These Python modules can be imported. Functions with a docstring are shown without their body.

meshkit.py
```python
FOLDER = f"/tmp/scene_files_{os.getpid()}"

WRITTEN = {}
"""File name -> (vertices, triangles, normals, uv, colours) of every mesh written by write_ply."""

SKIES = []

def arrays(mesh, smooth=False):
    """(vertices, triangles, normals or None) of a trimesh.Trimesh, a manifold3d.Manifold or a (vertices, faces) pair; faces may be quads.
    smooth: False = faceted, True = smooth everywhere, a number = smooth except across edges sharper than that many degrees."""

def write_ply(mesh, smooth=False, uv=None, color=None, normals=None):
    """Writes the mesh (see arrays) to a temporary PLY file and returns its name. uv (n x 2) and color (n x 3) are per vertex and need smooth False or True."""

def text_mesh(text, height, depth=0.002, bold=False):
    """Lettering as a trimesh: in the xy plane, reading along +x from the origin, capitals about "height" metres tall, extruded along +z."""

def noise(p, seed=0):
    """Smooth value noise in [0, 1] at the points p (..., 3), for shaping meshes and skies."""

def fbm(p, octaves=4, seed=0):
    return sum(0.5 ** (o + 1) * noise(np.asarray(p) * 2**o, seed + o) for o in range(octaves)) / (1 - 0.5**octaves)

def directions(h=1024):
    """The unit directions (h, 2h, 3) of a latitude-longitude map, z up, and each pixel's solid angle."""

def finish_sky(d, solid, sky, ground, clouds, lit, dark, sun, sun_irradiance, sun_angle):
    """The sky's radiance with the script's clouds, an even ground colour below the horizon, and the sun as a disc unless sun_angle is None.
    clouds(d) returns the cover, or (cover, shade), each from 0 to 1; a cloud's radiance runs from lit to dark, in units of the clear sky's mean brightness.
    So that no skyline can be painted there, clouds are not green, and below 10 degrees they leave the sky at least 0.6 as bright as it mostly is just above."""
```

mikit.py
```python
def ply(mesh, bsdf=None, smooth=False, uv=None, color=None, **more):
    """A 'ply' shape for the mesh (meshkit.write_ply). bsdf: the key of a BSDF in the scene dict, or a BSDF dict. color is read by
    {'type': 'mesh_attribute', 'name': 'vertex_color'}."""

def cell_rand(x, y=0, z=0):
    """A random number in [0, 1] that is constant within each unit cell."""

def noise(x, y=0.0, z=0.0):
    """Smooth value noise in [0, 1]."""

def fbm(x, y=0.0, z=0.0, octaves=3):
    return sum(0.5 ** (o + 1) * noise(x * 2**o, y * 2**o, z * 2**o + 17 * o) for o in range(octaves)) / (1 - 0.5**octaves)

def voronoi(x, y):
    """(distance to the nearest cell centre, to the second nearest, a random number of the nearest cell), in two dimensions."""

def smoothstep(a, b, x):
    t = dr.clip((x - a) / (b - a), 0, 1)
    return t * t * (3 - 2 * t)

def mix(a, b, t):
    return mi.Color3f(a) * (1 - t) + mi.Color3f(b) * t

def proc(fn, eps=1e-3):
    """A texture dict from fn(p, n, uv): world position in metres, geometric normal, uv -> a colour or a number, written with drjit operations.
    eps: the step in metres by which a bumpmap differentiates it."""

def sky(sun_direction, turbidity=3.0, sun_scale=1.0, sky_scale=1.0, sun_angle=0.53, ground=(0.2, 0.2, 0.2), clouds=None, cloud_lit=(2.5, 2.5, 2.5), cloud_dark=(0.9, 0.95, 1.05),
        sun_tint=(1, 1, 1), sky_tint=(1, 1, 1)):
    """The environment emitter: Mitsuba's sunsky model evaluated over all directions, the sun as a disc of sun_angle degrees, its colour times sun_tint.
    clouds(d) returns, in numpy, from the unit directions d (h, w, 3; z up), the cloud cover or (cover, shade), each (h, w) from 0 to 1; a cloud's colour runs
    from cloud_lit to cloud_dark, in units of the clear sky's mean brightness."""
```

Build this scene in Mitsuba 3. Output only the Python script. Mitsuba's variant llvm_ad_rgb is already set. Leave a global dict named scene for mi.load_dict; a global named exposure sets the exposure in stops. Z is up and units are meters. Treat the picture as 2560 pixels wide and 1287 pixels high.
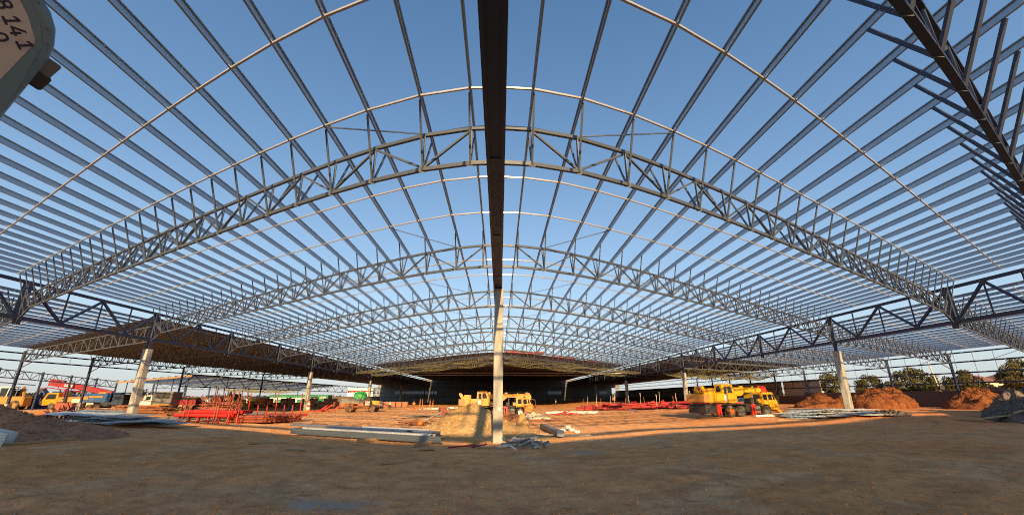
import math, numpy as np, trimesh, mitsuba as mi, drjit as dr, mikit, meshkit
from mikit import noise, fbm, smoothstep, mix, cell_rand, voronoi
from shapely.geometry import Polygon
T4 = mi.ScalarTransform4f
RNG = np.random.default_rng(7)
scene, labels = {}, {}
# ------------------------------------------------------------------ camera, sky, exposure
EYE = 2.3
PITCH, YAW = math.radians(17.956), math.radians(1.6145)
FWD = [math.sin(YAW) * math.cos(PITCH), math.cos(YAW) * math.cos(PITCH), math.sin(PITCH)]
scene['camera'] = {'type': 'perspective', 'fov': 99.67, 'fov_axis': 'x', 'near_clip': 0.05, 'far_clip': 5000.0,
                   'to_world': T4().look_at(origin=[0, 0, EYE], target=[FWD[0], FWD[1], EYE + FWD[2]], up=[0, 0, 1])}
SUN_EL, SUN_AZ = math.radians(16.0), math.radians(2.0)
SUN = [math.sin(SUN_AZ) * math.cos(SUN_EL), -math.cos(SUN_AZ) * math.cos(SUN_EL), math.sin(SUN_EL)]
def haze_band(d):
    el = np.arcsin(np.clip(d[..., 2], -1, 1)); az = np.arctan2(d[..., 0], d[..., 1])
    n = meshkit.fbm(np.stack([np.cos(az) * 3, np.sin(az) * 3, el * 14], -1), 4, 11)
    return np.clip(0.86 * np.exp(-np.maximum(el, 0) / 0.135) + (n - 0.5) * 0.03 * np.exp(-np.maximum(el, 0) / 0.25), 0, 1)
scene['sky'] = mikit.sky(SUN, turbidity=3.0, sun_scale=0.98, sky_scale=1.0, sky_tint=(0.84, 0.98, 1.15), sun_tint=(1.03, 0.97, 0.88), ground=(0.25, 0.16, 0.09),
                         clouds=haze_band, cloud_lit=(1.55, 1.45, 1.42))
exposure = 2.75

# ------------------------------------------------------------------ materials
def C(r, g, b): return {'type': 'rgb', 'value': [r, g, b]}
def two(b): return {'type': 'twosided', 'bsdf': b}
def pri(col, rough=0.6, metal=0.0, spec=0.5, coat=0.0):
    d = {'type': 'principled', 'base_color': col if isinstance(col, dict) else C(*col), 'roughness': rough, 'metallic': metal, 'specular': spec}
    if coat: d['clearcoat'] = coat; d['clearcoat_gloss'] = 0.8
    return two(d)
def dusty(col, dust, amount=0.5, scale=1.3, streak=0.35):
    a, b = mi.Color3f(col), mi.Color3f(dust)
    def fn(p, n, uv):
        t = fbm(p.x * scale, p.y * scale, p.z * scale * streak * 3, 3)
        return mix(a, b, smoothstep(0.45, 0.8, t) * amount)
    return mikit.proc(fn)
def mat(k, d): scene['m_' + k] = d
mat('steel', pri((0.082, 0.102, 0.138), 0.5, 0.2))
mat('navy', pri((0.030, 0.044, 0.085), 0.5, 0.1))
mat('galv', pri((0.36, 0.45, 0.54), 0.45, 0.45))
mat('galvsheet', pri(dusty((0.34, 0.38, 0.43), (0.25, 0.26, 0.27), 0.8, 1.4), 0.36, 0.6))
mat('galvshade', pri(dusty((0.21, 0.26, 0.32), (0.16, 0.19, 0.23), 0.8, 1.2), 0.34, 0.7))  # darker galvanised copy; the shaded look of the front webs is in its colour
mat('palesheet', pri(dusty((0.55, 0.57, 0.58), (0.40, 0.40, 0.39), 0.8, 1.4), 0.45, 0.25))
mat('bluesheet', pri(dusty((0.56, 0.66, 0.72), (0.44, 0.50, 0.54), 0.8, 1.0), 0.34, 0.5))
mat('rod', pri((0.62, 0.60, 0.57), 0.35, 0.6))
mat('under', pri((0.115, 0.11, 0.112), 0.65))  # darker than bare sheeting; part of the roof shade is in this colour
mat('gutter', pri((0.022, 0.036, 0.088), 0.55))
mat('shadeclad', pri((0.20, 0.21, 0.22), 0.65))  # darker than real cladding; part of the hall shade is in this colour
mat('paleclad', pri((0.33, 0.34, 0.31), 0.6))
mat('translucent', {'type': 'principledthin', 'base_color': C(0.30, 0.34, 0.36), 'roughness': 0.6, 'diff_trans': 0.8})
def fn_conc(p, n, uv):
    t = fbm(p.x * 2.2, p.y * 2.2, p.z * 1.1, 4)
    s = noise(p.x * 9, p.y * 9, p.z * 0.7)
    return mix(mi.Color3f(0.31, 0.297, 0.27), mi.Color3f(0.44, 0.425, 0.39), smoothstep(0.3, 0.7, t * 0.75 + s * 0.25))
mat('concrete', two({'type': 'diffuse', 'reflectance': mikit.proc(fn_conc)}))
mat('yellow', pri(dusty((0.62, 0.325, 0.006), (0.40, 0.20, 0.03), 0.5, 1.1), 0.4, 0, 0.5, 0.25))
mat('amber', pri(dusty((0.62, 0.25, 0.008), (0.38, 0.17, 0.03), 0.5, 1.1), 0.45, 0, 0.5, 0.2))
mat('ochre', pri(dusty((0.42, 0.21, 0.035), (0.26, 0.16, 0.09), 0.8, 1.2), 0.6))
mat('red', pri((0.62, 0.035, 0.02), 0.45))
mat('redpipe', pri(dusty((0.56, 0.028, 0.018), (0.36, 0.04, 0.03), 0.6, 1.0), 0.4))
mat('crimson', pri(dusty((0.26, 0.016, 0.022), (0.22, 0.07, 0.05), 0.6, 0.8), 0.45))
mat('plum', pri((0.13, 0.03, 0.035), 0.7))
mat('dullred', pri(dusty((0.34, 0.022, 0.02), (0.20, 0.045, 0.03), 0.9, 0.9), 0.55))
mat('oxide', pri(dusty((0.32, 0.085, 0.05), (0.22, 0.06, 0.04), 0.7, 2.0), 0.65))
mat('rust', pri(dusty((0.24, 0.085, 0.035), (0.13, 0.05, 0.03), 0.8, 3.0), 0.85))
mat('blue', pri(dusty((0.02, 0.08, 0.22), (0.10, 0.11, 0.14), 0.6, 0.9), 0.55))
mat('workblue', pri((0.03, 0.11, 0.36), 0.9))
mat('white', pri((0.74, 0.73, 0.69), 0.5))
mat('cream', pri((0.66, 0.60, 0.46), 0.8))
mat('orange', pri((0.66, 0.19, 0.03), 0.5))
mat('green', pri((0.045, 0.36, 0.09), 0.45))
mat('signgreen', pri((0.025, 0.20, 0.09), 0.7))
mat('darkmetal', pri((0.035, 0.033, 0.032), 0.6))
mat('greymetal', pri((0.17, 0.17, 0.17), 0.55, 0.3))
mat('rubber', pri(dusty((0.05, 0.045, 0.04), (0.24, 0.17, 0.11), 0.95, 2.5), 0.9))
mat('glass', pri((0.02, 0.025, 0.028), 0.08, 0, 0.6))
mat('wood', pri(dusty((0.34, 0.22, 0.12), (0.22, 0.14, 0.085), 0.8, 2.2), 0.85))
mat('brick', pri(dusty((0.36, 0.15, 0.085), (0.25, 0.13, 0.09), 0.8, 3.0), 0.9))
def fn_wall(p, n, uv):
    v = p.z / 0.085
    row = dr.floor(v)
    u = (p.y + p.x) / 0.24 + 0.5 * (row - 2 * dr.floor(row / 2))
    fu, fv = u - dr.floor(u), v - dr.floor(v)
    joint = dr.maximum(smoothstep(0.93, 0.97, fu), smoothstep(0.84, 0.92, fv))
    c = mix(mi.Color3f(0.105, 0.07, 0.058), mi.Color3f(0.17, 0.105, 0.08), cell_rand(dr.floor(u), row))
    return mix(c, mi.Color3f(0.16, 0.14, 0.125), joint)
mat('brickwall', two({'type': 'diffuse', 'reflectance': mikit.proc(fn_wall)}))
mat('netting', pri((0.24, 0.235, 0.13), 0.9))
mat('teal', pri(dusty((0.16, 0.26, 0.29), (0.22, 0.25, 0.26), 0.6, 6.0), 0.45))
mat('sticker', pri(dusty((0.62, 0.55, 0.48), (0.45, 0.40, 0.37), 0.8, 9.0), 0.7))
mat('ink', pri((0.035, 0.04, 0.07), 0.7))
mat('skin', pri((0.14, 0.075, 0.045), 0.6))
mat('hair', pri((0.015, 0.012, 0.01), 0.7))
mat('hivis', pri((0.75, 0.30, 0.05), 0.8))
mat('roofred', pri((0.19, 0.095, 0.075), 0.8))
mat('stucco', pri((0.55, 0.47, 0.36), 0.9))
mat('bark', pri((0.12, 0.085, 0.06), 0.9))
def leaf(k, a, b):
    A, B = mi.Color3f(a), mi.Color3f(b)
    def fn(p, n, uv): return mix(A, B, cell_rand(p.x * 4, p.y * 4, p.z * 4))
    mat(k, {'type': 'principledthin', 'base_color': mikit.proc(fn), 'roughness': 0.6, 'diff_trans': 0.7, 'spec_trans': 0.0})
leaf('leaf', (0.085, 0.085, 0.032), (0.16, 0.14, 0.06))
leaf('leafbright', (0.06, 0.11, 0.03), (0.12, 0.17, 0.05))
leaf('leaffar', (0.05, 0.055, 0.035), (0.08, 0.075, 0.05))

def bow_dr(x): return 0.69 * (dr.sqrt(x * x + 16) - 4)
def fn_ground(p, n, uv):
    w = p.y - bow_dr(p.x)
    big = fbm(p.x * 0.09 + 3, p.y * 0.09, 0.0, 3)
    mid = fbm(p.x * 0.55, p.y * 0.55, 1.7, 4)
    fine = fbm(p.x * 3.0, p.y * 3.0, 4.2, 5)
    track = fbm(w * 1.4, p.x * 0.5, 2.0, 4)
    c = mix(mi.Color3f(0.74, 0.38, 0.175), mi.Color3f(0.70, 0.335, 0.135), smoothstep(0.35, 0.65, big))
    c = mix(c, mi.Color3f(0.60, 0.22, 0.09), smoothstep(8, 50, p.x + 26 * (big - 0.5)) * 0.75)
    c = mix(c, mi.Color3f(0.66, 0.45, 0.26), smoothstep(0.50, 0.72, mid) * 0.45)
    c = mix(c, mi.Color3f(0.40, 0.20, 0.105), smoothstep(0.52, 0.75, track) * 0.35)
    c = mix(c, mi.Color3f(0.40, 0.20, 0.105), smoothstep(0.52, 0.72, fbm(p.x * 1.3 + 9, p.y * 1.3, 8.0, 4)) * 0.35)
    grain = noise(p.x * 23, p.y * 23, 1.0)
    c = c * (0.56 + 0.68 * fine + 0.30 * grain)
    sx, sy = (p.x + 3.9) / 1.5, (p.y - 11.6) / 1.15
    spill = dr.exp(-(sx * sx + sy * sy)) + (mid - 0.5) * 1.5 + (fine - 0.5) * 0.7
    c = mix(c, mi.Color3f(0.44, 0.42, 0.38), smoothstep(0.40, 0.95, spill) * 0.7)
    sx, sy = (p.x - 3.7) / 1.6, (p.y - 20.8) / 0.8
    spill = dr.exp(-(sx * sx + sy * sy)) + (mid - 0.5) * 1.1
    c = mix(c, mi.Color3f(0.42, 0.34, 0.28), smoothstep(0.45, 0.80, spill) * 0.7)
    sx, sy = (p.x + 0.5) / 5.0, (p.y - 28.5) / 3.2
    sand = dr.exp(-(sx * sx + sy * sy)) + (mid - 0.5) * 0.5
    return mix(c, mi.Color3f(0.58, 0.38, 0.19), smoothstep(0.35, 0.6, sand) * 0.8)
def fn_bump(p, n, uv): return fbm(p.x * 7, p.y * 7, p.z * 7, 4) + 0.5 * noise(p.x * 31, p.y * 31, p.z * 31)
def fn_groundbump(p, n, uv):
    w = p.y - bow_dr(p.x) + 1.2 * (noise(p.x * 0.12, p.y * 0.12, 3.0) - 0.5)
    rut = 0.0
    for w0 in (7.4, 9.3, 13.2, 15.1, 19.4, 21.2):
        d = dr.abs(w - w0)
        rut = rut + smoothstep(0.30, 0.20, d) * (0.45 * smoothstep(-0.2, 0.5, dr.sin(p.x * 21 + dr.abs(w - w0) * 14)) - 0.6)
    return fbm(p.x * 6, p.y * 6, p.z * 6, 4) + 0.5 * noise(p.x * 27, p.y * 27, p.z * 27) + 0.8 * rut * smoothstep(0.35, 0.6, noise(p.x * 0.25, w * 0.15, 8.0))
mat('ground', {'type': 'bumpmap', 'arbitrary': mikit.proc(fn_groundbump, 0.012), 'scale': 0.07,
               'bsdf': two({'type': 'diffuse', 'reflectance': mikit.proc(fn_ground)})})
def heapmat(k, a, b, stone, bump=0.06):
    A, B, S_ = mi.Color3f(a), mi.Color3f(b), mi.Color3f(stone)
    def fn(p, n, uv):
        t = fbm(p.x * 1.1, p.y * 1.1, p.z * 1.1, 4)
        f = fbm(p.x * 8, p.y * 8, p.z * 8, 3)
        c = mix(A, B, smoothstep(0.35, 0.65, t)) * (0.65 + 0.7 * f)
        return mix(c, S_, smoothstep(0.74, 0.80, noise(p.x * 11, p.y * 11, p.z * 11)))
    mat(k, {'type': 'bumpmap', 'arbitrary': mikit.proc(fn_bump, 0.01), 'scale': bump, 'bsdf': two({'type': 'diffuse', 'reflectance': mikit.proc(fn)})})
heapmat('sandheap', (0.42, 0.27, 0.12), (0.50, 0.34, 0.17), (0.55, 0.45, 0.30))
heapmat('brownheap', (0.40, 0.215, 0.13), (0.47, 0.27, 0.165), (0.33, 0.22, 0.16), 0.09)
heapmat('redheap', (0.19, 0.065, 0.026), (0.27, 0.10, 0.04), (0.17, 0.10, 0.07))
heapmat('greyheap', (0.13, 0.11, 0.10), (0.20, 0.16, 0.135), (0.34, 0.32, 0.30))

# ------------------------------------------------------------------ naming and shape helpers
used = set()
def numbered(k):
    if k not in used:
        used.add(k); return k
    i = 1
    while f'{k}_{i:03d}' in used: i += 1
    used.add(f'{k}_{i:03d}'); return f'{k}_{i:03d}'
def lab(k, label=None, cat=None, group=None, kind=None):
    d = {a: b for a, b in (('label', label), ('category', cat), ('group', group), ('kind', kind)) if b}
    if d: labels[k] = d
    return k
def thing(name, label, cat, group=None, kind=None): return lab(numbered(name), label, cat, group, kind)
def part(parent, name, shape, M=None, label=None, kind=None):
    k = numbered(parent + '__' + name)
    if M is not None:
        shape = dict(shape)
        A = np.array(T4(shape['to_world']).matrix, float) if 'to_world' in shape else np.eye(4)
        shape['to_world'] = T4(M @ A)
    scene[k] = shape
    if label or kind: lab(k, label, None, None, kind)
    return k
def one(name, shape, label, cat, group=None, kind=None, M=None):
    k = thing(name, label, cat, group, kind)
    if M is not None:
        shape = dict(shape)
        A = np.array(T4(shape['to_world']).matrix, float) if 'to_world' in shape else np.eye(4)
        shape['to_world'] = T4(M @ A)
    scene[k] = shape
    return k
def R(b): return {'type': 'ref', 'id': 'm_' + b}
def ply(mesh, b, smooth=False): return mikit.ply(mesh, 'm_' + b, smooth=smooth)
def place(x, y, z=0.0, h=0.0, s=1.0, pitch=0.0, roll=0.0):
    M = trimesh.transformations.euler_matrix(roll, pitch, h, 'sxyz')
    M[:3, :3] *= s
    M[:3, 3] = (x, y, z)
    return M
def frame(p0, p1, up=(0, 0, 1)):
    p0, p1 = np.asarray(p0, float), np.asarray(p1, float)
    d = p1 - p0; L = np.linalg.norm(d); d = d / L
    up = np.asarray(up, float)
    if abs(d @ up) > 0.97: up = np.array([1.0, 0, 0]) if abs(d[0]) < 0.9 else np.array([0, 1.0, 0])
    s = np.cross(up, d); s /= np.linalg.norm(s)
    return d, s, np.cross(d, s), L
def bar(p0, p1, w, h, b, up=(0, 0, 1)):
    d, s, u, L = frame(p0, p1, up)
    M = np.eye(4)
    M[:3, 0], M[:3, 1], M[:3, 2], M[:3, 3] = d * L / 2, s * w / 2, u * h / 2, (np.asarray(p0, float) + np.asarray(p1, float)) / 2
    return {'type': 'cube', 'to_world': T4(M), 'bsdf': R(b)}
def barmesh(p0, p1, w, h, up=(0, 0, 1)):
    d, s, u, L = frame(p0, p1, up)
    m = trimesh.creation.box((1, 1, 1))
    M = np.eye(4)
    M[:3, 0], M[:3, 1], M[:3, 2], M[:3, 3] = d * L, s * w, u * h, (np.asarray(p0, float) + np.asarray(p1, float)) / 2
    m.apply_transform(M); return m
def box(c, s, b, h=0.0):
    M = place(*c, h) @ np.diag([s[0] / 2, s[1] / 2, s[2] / 2, 1])
    return {'type': 'cube', 'to_world': T4(M), 'bsdf': R(b)}
def cbox(s, r=0.03):
    a = np.array(s) / 2; pts = []
    for k in range(3):
        e = a - r; e[k] = a[k]
        pts += [np.array([i, j, l]) * e for i in (-1, 1) for j in (-1, 1) for l in (-1, 1)]
    return trimesh.convex.convex_hull(np.array(pts))
def at(m, x, y, z): m = m.copy(); m.apply_translation((x, y, z)); return m
def cat(*ms): return trimesh.util.concatenate([m for m in ms])
def prism(pts, y0, y1):
    """Side outline (x, z) swept across from y0 to y1."""
    m = trimesh.creation.extrude_polygon(Polygon(pts), y1 - y0, engine='earcut')
    v = m.vertices.copy()
    m.vertices = np.stack([v[:, 0], y0 + v[:, 2], v[:, 1]], 1)
    m.invert() if m.volume < 0 else None
    return m
def tube(pts, r, n=8):
    pts = np.asarray(pts, float)
    t = np.gradient(pts, axis=0); t /= np.linalg.norm(t, axis=1, keepdims=True)
    a = np.cross(t, [0, 0, 1.0]); bad = np.linalg.norm(a, axis=1) < 1e-3
    a[bad] = [1, 0, 0]; a /= np.linalg.norm(a, axis=1, keepdims=True); c = np.cross(a, t)
    g = np.arange(n) * 2 * np.pi / n
    v = (pts[:, None] + r * (np.cos(g)[None, :, None] * a[:, None] + np.sin(g)[None, :, None] * c[:, None])).reshape(-1, 3)
    f = []
    for i in range(len(pts) - 1):
        for j in range(n):
            p, q = i * n + j, i * n + (j + 1) % n
            f += [(p, q, q + n), (p, q + n, p + n)]
    for j in range(1, n - 1): f += [(0, j + 1, j), ((len(pts) - 1) * n, (len(pts) - 1) * n + j, (len(pts) - 1) * n + j + 1)]
    return trimesh.Trimesh(v, f, process=False)
def sweep(pts, w, h):
    """A rectangular bar along a polyline that runs near horizontal."""
    pts = np.asarray(pts, float)
    t = np.gradient(pts, axis=0); t /= np.linalg.norm(t, axis=1, keepdims=True)
    s = np.cross([0, 0, 1.0], t); s /= np.linalg.norm(s, axis=1, keepdims=True); u = np.cross(t, s)
    v = np.concatenate([(pts + s * a * w / 2 + u * c * h / 2)[:, None] for a, c in ((-1, -1), (1, -1), (1, 1), (-1, 1))], 1).reshape(-1, 3)
    f, n = [], len(pts)
    for i in range(n - 1):
        for j in range(4):
            p, q = i * 4 + j, i * 4 + (j + 1) % 4
            f += [(p, q, q + 4), (p, q + 4, p + 4)]
    f += [(0, 2, 1), (0, 3, 2), (4 * n - 4, 4 * n - 3, 4 * n - 2), (4 * n - 4, 4 * n - 2, 4 * n - 1)]
    return trimesh.Trimesh(v, f, process=False)
def lathe_y(prof, n=24):
    """(radius, y) outline turned about the y axis."""
    g = np.arange(n) * 2 * np.pi / n; k = len(prof)
    v = np.array([[r * math.cos(a), y, r * math.sin(a)] for a in g for r, y in prof])
    f = []
    for i in range(n):
        for j in range(k - 1):
            p, q = i * k + j, ((i + 1) % n) * k + j
            f += [(p, p + 1, q + 1), (p, q + 1, q)]
    return trimesh.Trimesh(v, f, process=False)
def pipe(L, r, n=14, wall=0.12):
    m = lathe_y([(r * (1 - wall), 0), (r, 0), (r, L), (r * (1 - wall), L), (r * (1 - wall), 0)], n)
    v = m.vertices; m.vertices = np.stack([v[:, 1], -v[:, 0], v[:, 2]], 1)
    return m

# ------------------------------------------------------------------ the ground
def S(v, a, b):
    t = np.clip((v - a) / (b - a), 0, 1); return t * t * (3 - 2 * t)
def bow(x): return 0.69 * (np.sqrt(np.asarray(x, float) ** 2 + 16) - 4)
def gz(x, y):
    return 0.8 * S(x, 15, 42) * S(y, 35, 55) + 2.4 * S(x, 77, 90) - 0.4 * S(-x, 15, 40) * (1 - S(-x, 45, 65)) * S(y, 60, 95)
def relief(x, y):
    d = np.hypot(x, y); w = y - bow(x)
    q = np.stack([x * 0.16, y * 0.16, x * 0], -1)
    k = np.stack([w * 1.1, x * 0.09, x * 0 + 3.1], -1)
    c = np.stack([x * 2.6, y * 2.6, x * 0 + 9], -1); e = np.stack([x * 7.5, y * 7.5, x * 0 + 5], -1)
    z = 0.20 * (meshkit.fbm(q, 3, 1) - 0.5) + 0.13 * (meshkit.fbm(k, 3, 2) - 0.5) + 0.06 * (meshkit.fbm(c, 3, 5) - 0.5) + 0.045 * (meshkit.fbm(e, 3, 9) - 0.5) * (1 - S(d, 18, 40))
    pit = np.exp(-((x + 0.3) / 3.6) ** 4 - ((y - 27.2) / 1.9) ** 4)
    return z * (1 - 0.6 * S(d, 40, 120)) - 0.22 * pit
th = np.concatenate([np.radians(np.linspace(-75, 75, 760)), np.radians(np.linspace(75, 285, 90))[1:-1]])
rr = np.concatenate([[0.3], np.geomspace(1.2, 130, 330), np.geomspace(130, 4500, 40)[1:]])
gx, gy = np.outer(rr, np.sin(th)), np.outer(rr, np.cos(th))
gzz = gz(gx, gy) + relief(gx, gy) * (1 - S(np.hypot(gx, gy), 150, 300))
nr, nt = gx.shape
ii, jj = np.meshgrid(np.arange(nr - 1), np.arange(nt), indexing='ij'); j2 = (jj + 1) % nt
quad = np.stack([ii * nt + jj, (ii + 1) * nt + jj, (ii + 1) * nt + j2, ii * nt + j2], -1).reshape(-1, 4)[:, ::-1]
one('ground', ply((np.stack([gx, gy, gzz], -1).reshape(-1, 3), quad), 'ground', True), 'brown and orange graded earth floor of the building site', 'ground', kind='structure')
def clods(name, n, label, spread, size, b, where):
    base = trimesh.creation.icosphere(subdivisions=0)
    vs, fs = [], []
    for i in range(n):
        x, y = where()
        s = size * RNG.uniform(0.4, 1.0) ** 2
        m = base.vertices * RNG.uniform(0.6, 1.2, 3) * s * RNG.uniform(0.8, 1.15, (12, 1))
        vs.append(m + [x, y, gz(x, y) + float(relief(np.array(x), np.array(y))) + s * 0.25]); fs.append(base.faces + 12 * i)
    one(name, ply((np.vstack(vs), np.vstack(fs)), b), label, 'stones', kind='stuff')
def near():
    r = 2.5 * (14 ** (RNG.uniform(0, 1) ** 0.85)); a = RNG.uniform(-0.95, 0.95); return r * math.sin(a), r * math.cos(a)
clods('pale_pebbles', 300, 'small pale pebbles and mortar crumbs scattered over the foreground', 0, 0.035, 'concrete', near)
clods('earth_clods', 14000, 'small brown earth clods scattered over the bare foreground', 0, 0.045, 'ground', near)

# ------------------------------------------------------------------ plan of the steel frame (bent in plan, straight purlins)
STEP = 11.6
YC = [3.0] + [0.7 + STEP * k for k in range(1, 12)]
GX, WX = 42.0, 72.0
YEND = 280.0
def bowY(x, yc):
    a = np.abs(np.asarray(x, float)); m = 1 + 0.0133 * max(0.0, yc - 14)
    inner = yc + m * bow(np.minimum(a, GX))
    yg = yc + m * float(bow(GX))
    return np.where(a <= GX, inner, yg + (yc + 45.0 - yg) * (a - GX) / (WX - GX))
def P(x, yc, z, dy=0.0): return np.array([x, float(bowY(x, yc)) + dy, z])
PX = [1.0, 2.6, 4.5, 6.25] + [7.95 + 1.65 * i for i in range(21)]
OX = [43.4 + 1.65 * i for i in range(18)]
def zp(x):
    a = abs(x); return 11.35 + 0.026 * a if a <= GX else 11.5 - (a - GX) * 0.066
SIDE = {-1: 'left', 1: 'right'}
ORD = ['first', 'second', 'third', 'fourth', 'fifth', 'sixth', 'seventh', 'eighth', 'ninth', 'tenth', 'eleventh', 'twelfth']
# concrete columns
def column(x, y, top, w, label, base=-2.0, b='concrete', head=None, rot=0.0):
    k = thing('concrete_column', label, 'column', 'precast concrete columns under the roof steel')
    m = cbox((w, w * 0.86, top - base), 0.03)
    part(k, 'shaft', ply(m, b), place(x, y, (top + base) / 2, rot))
    part(k, 'base_plate', box((x, y, top + 0.015), (w * 0.8, w * 0.7, 0.03), 'navy', rot))
    if head: part(k, 'steel_stub', box((x, y, (top + 0.03 + head) / 2), (w * 0.42, w * 0.42, head - top - 0.03), 'navy', rot))
    return k
c0 = column(-0.06, 24.75, 8.36, 0.52, 'tall pale concrete column in the middle of the site carrying the dark gutter beam')
part(c0, 'notice', box((0.02, 24.51, 1.72), (0.16, 0.012, 0.16), 'white'), label='small white square notice on the shaft')
for sx in (-1, 1):
    for n, (k, top) in enumerate(((2, 7.8), (5, 7.7), (8, 7.6), (11, 7.5))):
        p = P(sx * GX, YC[k], 0)
        column(p[0], p[1], top, 0.78, f'pale concrete column in the {SIDE[sx]} row under the lattice girder, {ORD[n]} from the camera', head=8.75, rot=sx * math.radians(31 if sx > 0 else 12))
for n, y in enumerate((60.5, 96.5, 131.0, 165.0)):
    column(0.0, y, 8.36, 0.5, f'concrete column in the middle row behind the central one, {ORD[n + 1]} from the camera')
# gutter beam
g = thing('gutter_beam', 'black box gutter beam running overhead along the middle of the roof', 'beam')
part(g, 'soffit', bar((-0.16, -9, 8.46), (-0.06, 100, 8.46), 0.47, 0.1, 'gutter'))
part(g, 'side_plate', bar((-0.375, -9, 9.05), (-0.275, 100, 9.05), 0.05, 1.06, 'gutter'))
part(g, 'side_plate', bar((0.055, -9, 9.05), (0.155, 100, 9.05), 0.05, 1.06, 'gutter'))
for y in (4.5, 10.2, 16.0, 22.0, 31, 43): part(g, 'splice_plate', bar((-0.16 + y * 0.001, y, 8.395), (-0.16 + y * 0.001, y + 0.7, 8.395), 0.43, 0.025, 'navy'))
for u in (-0.205, 0.205): part(g, 'flange', bar((-0.17 + u, -9, 8.40), (-0.07 + u, 100, 8.40), 0.09, 0.04, 'navy'))

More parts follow.
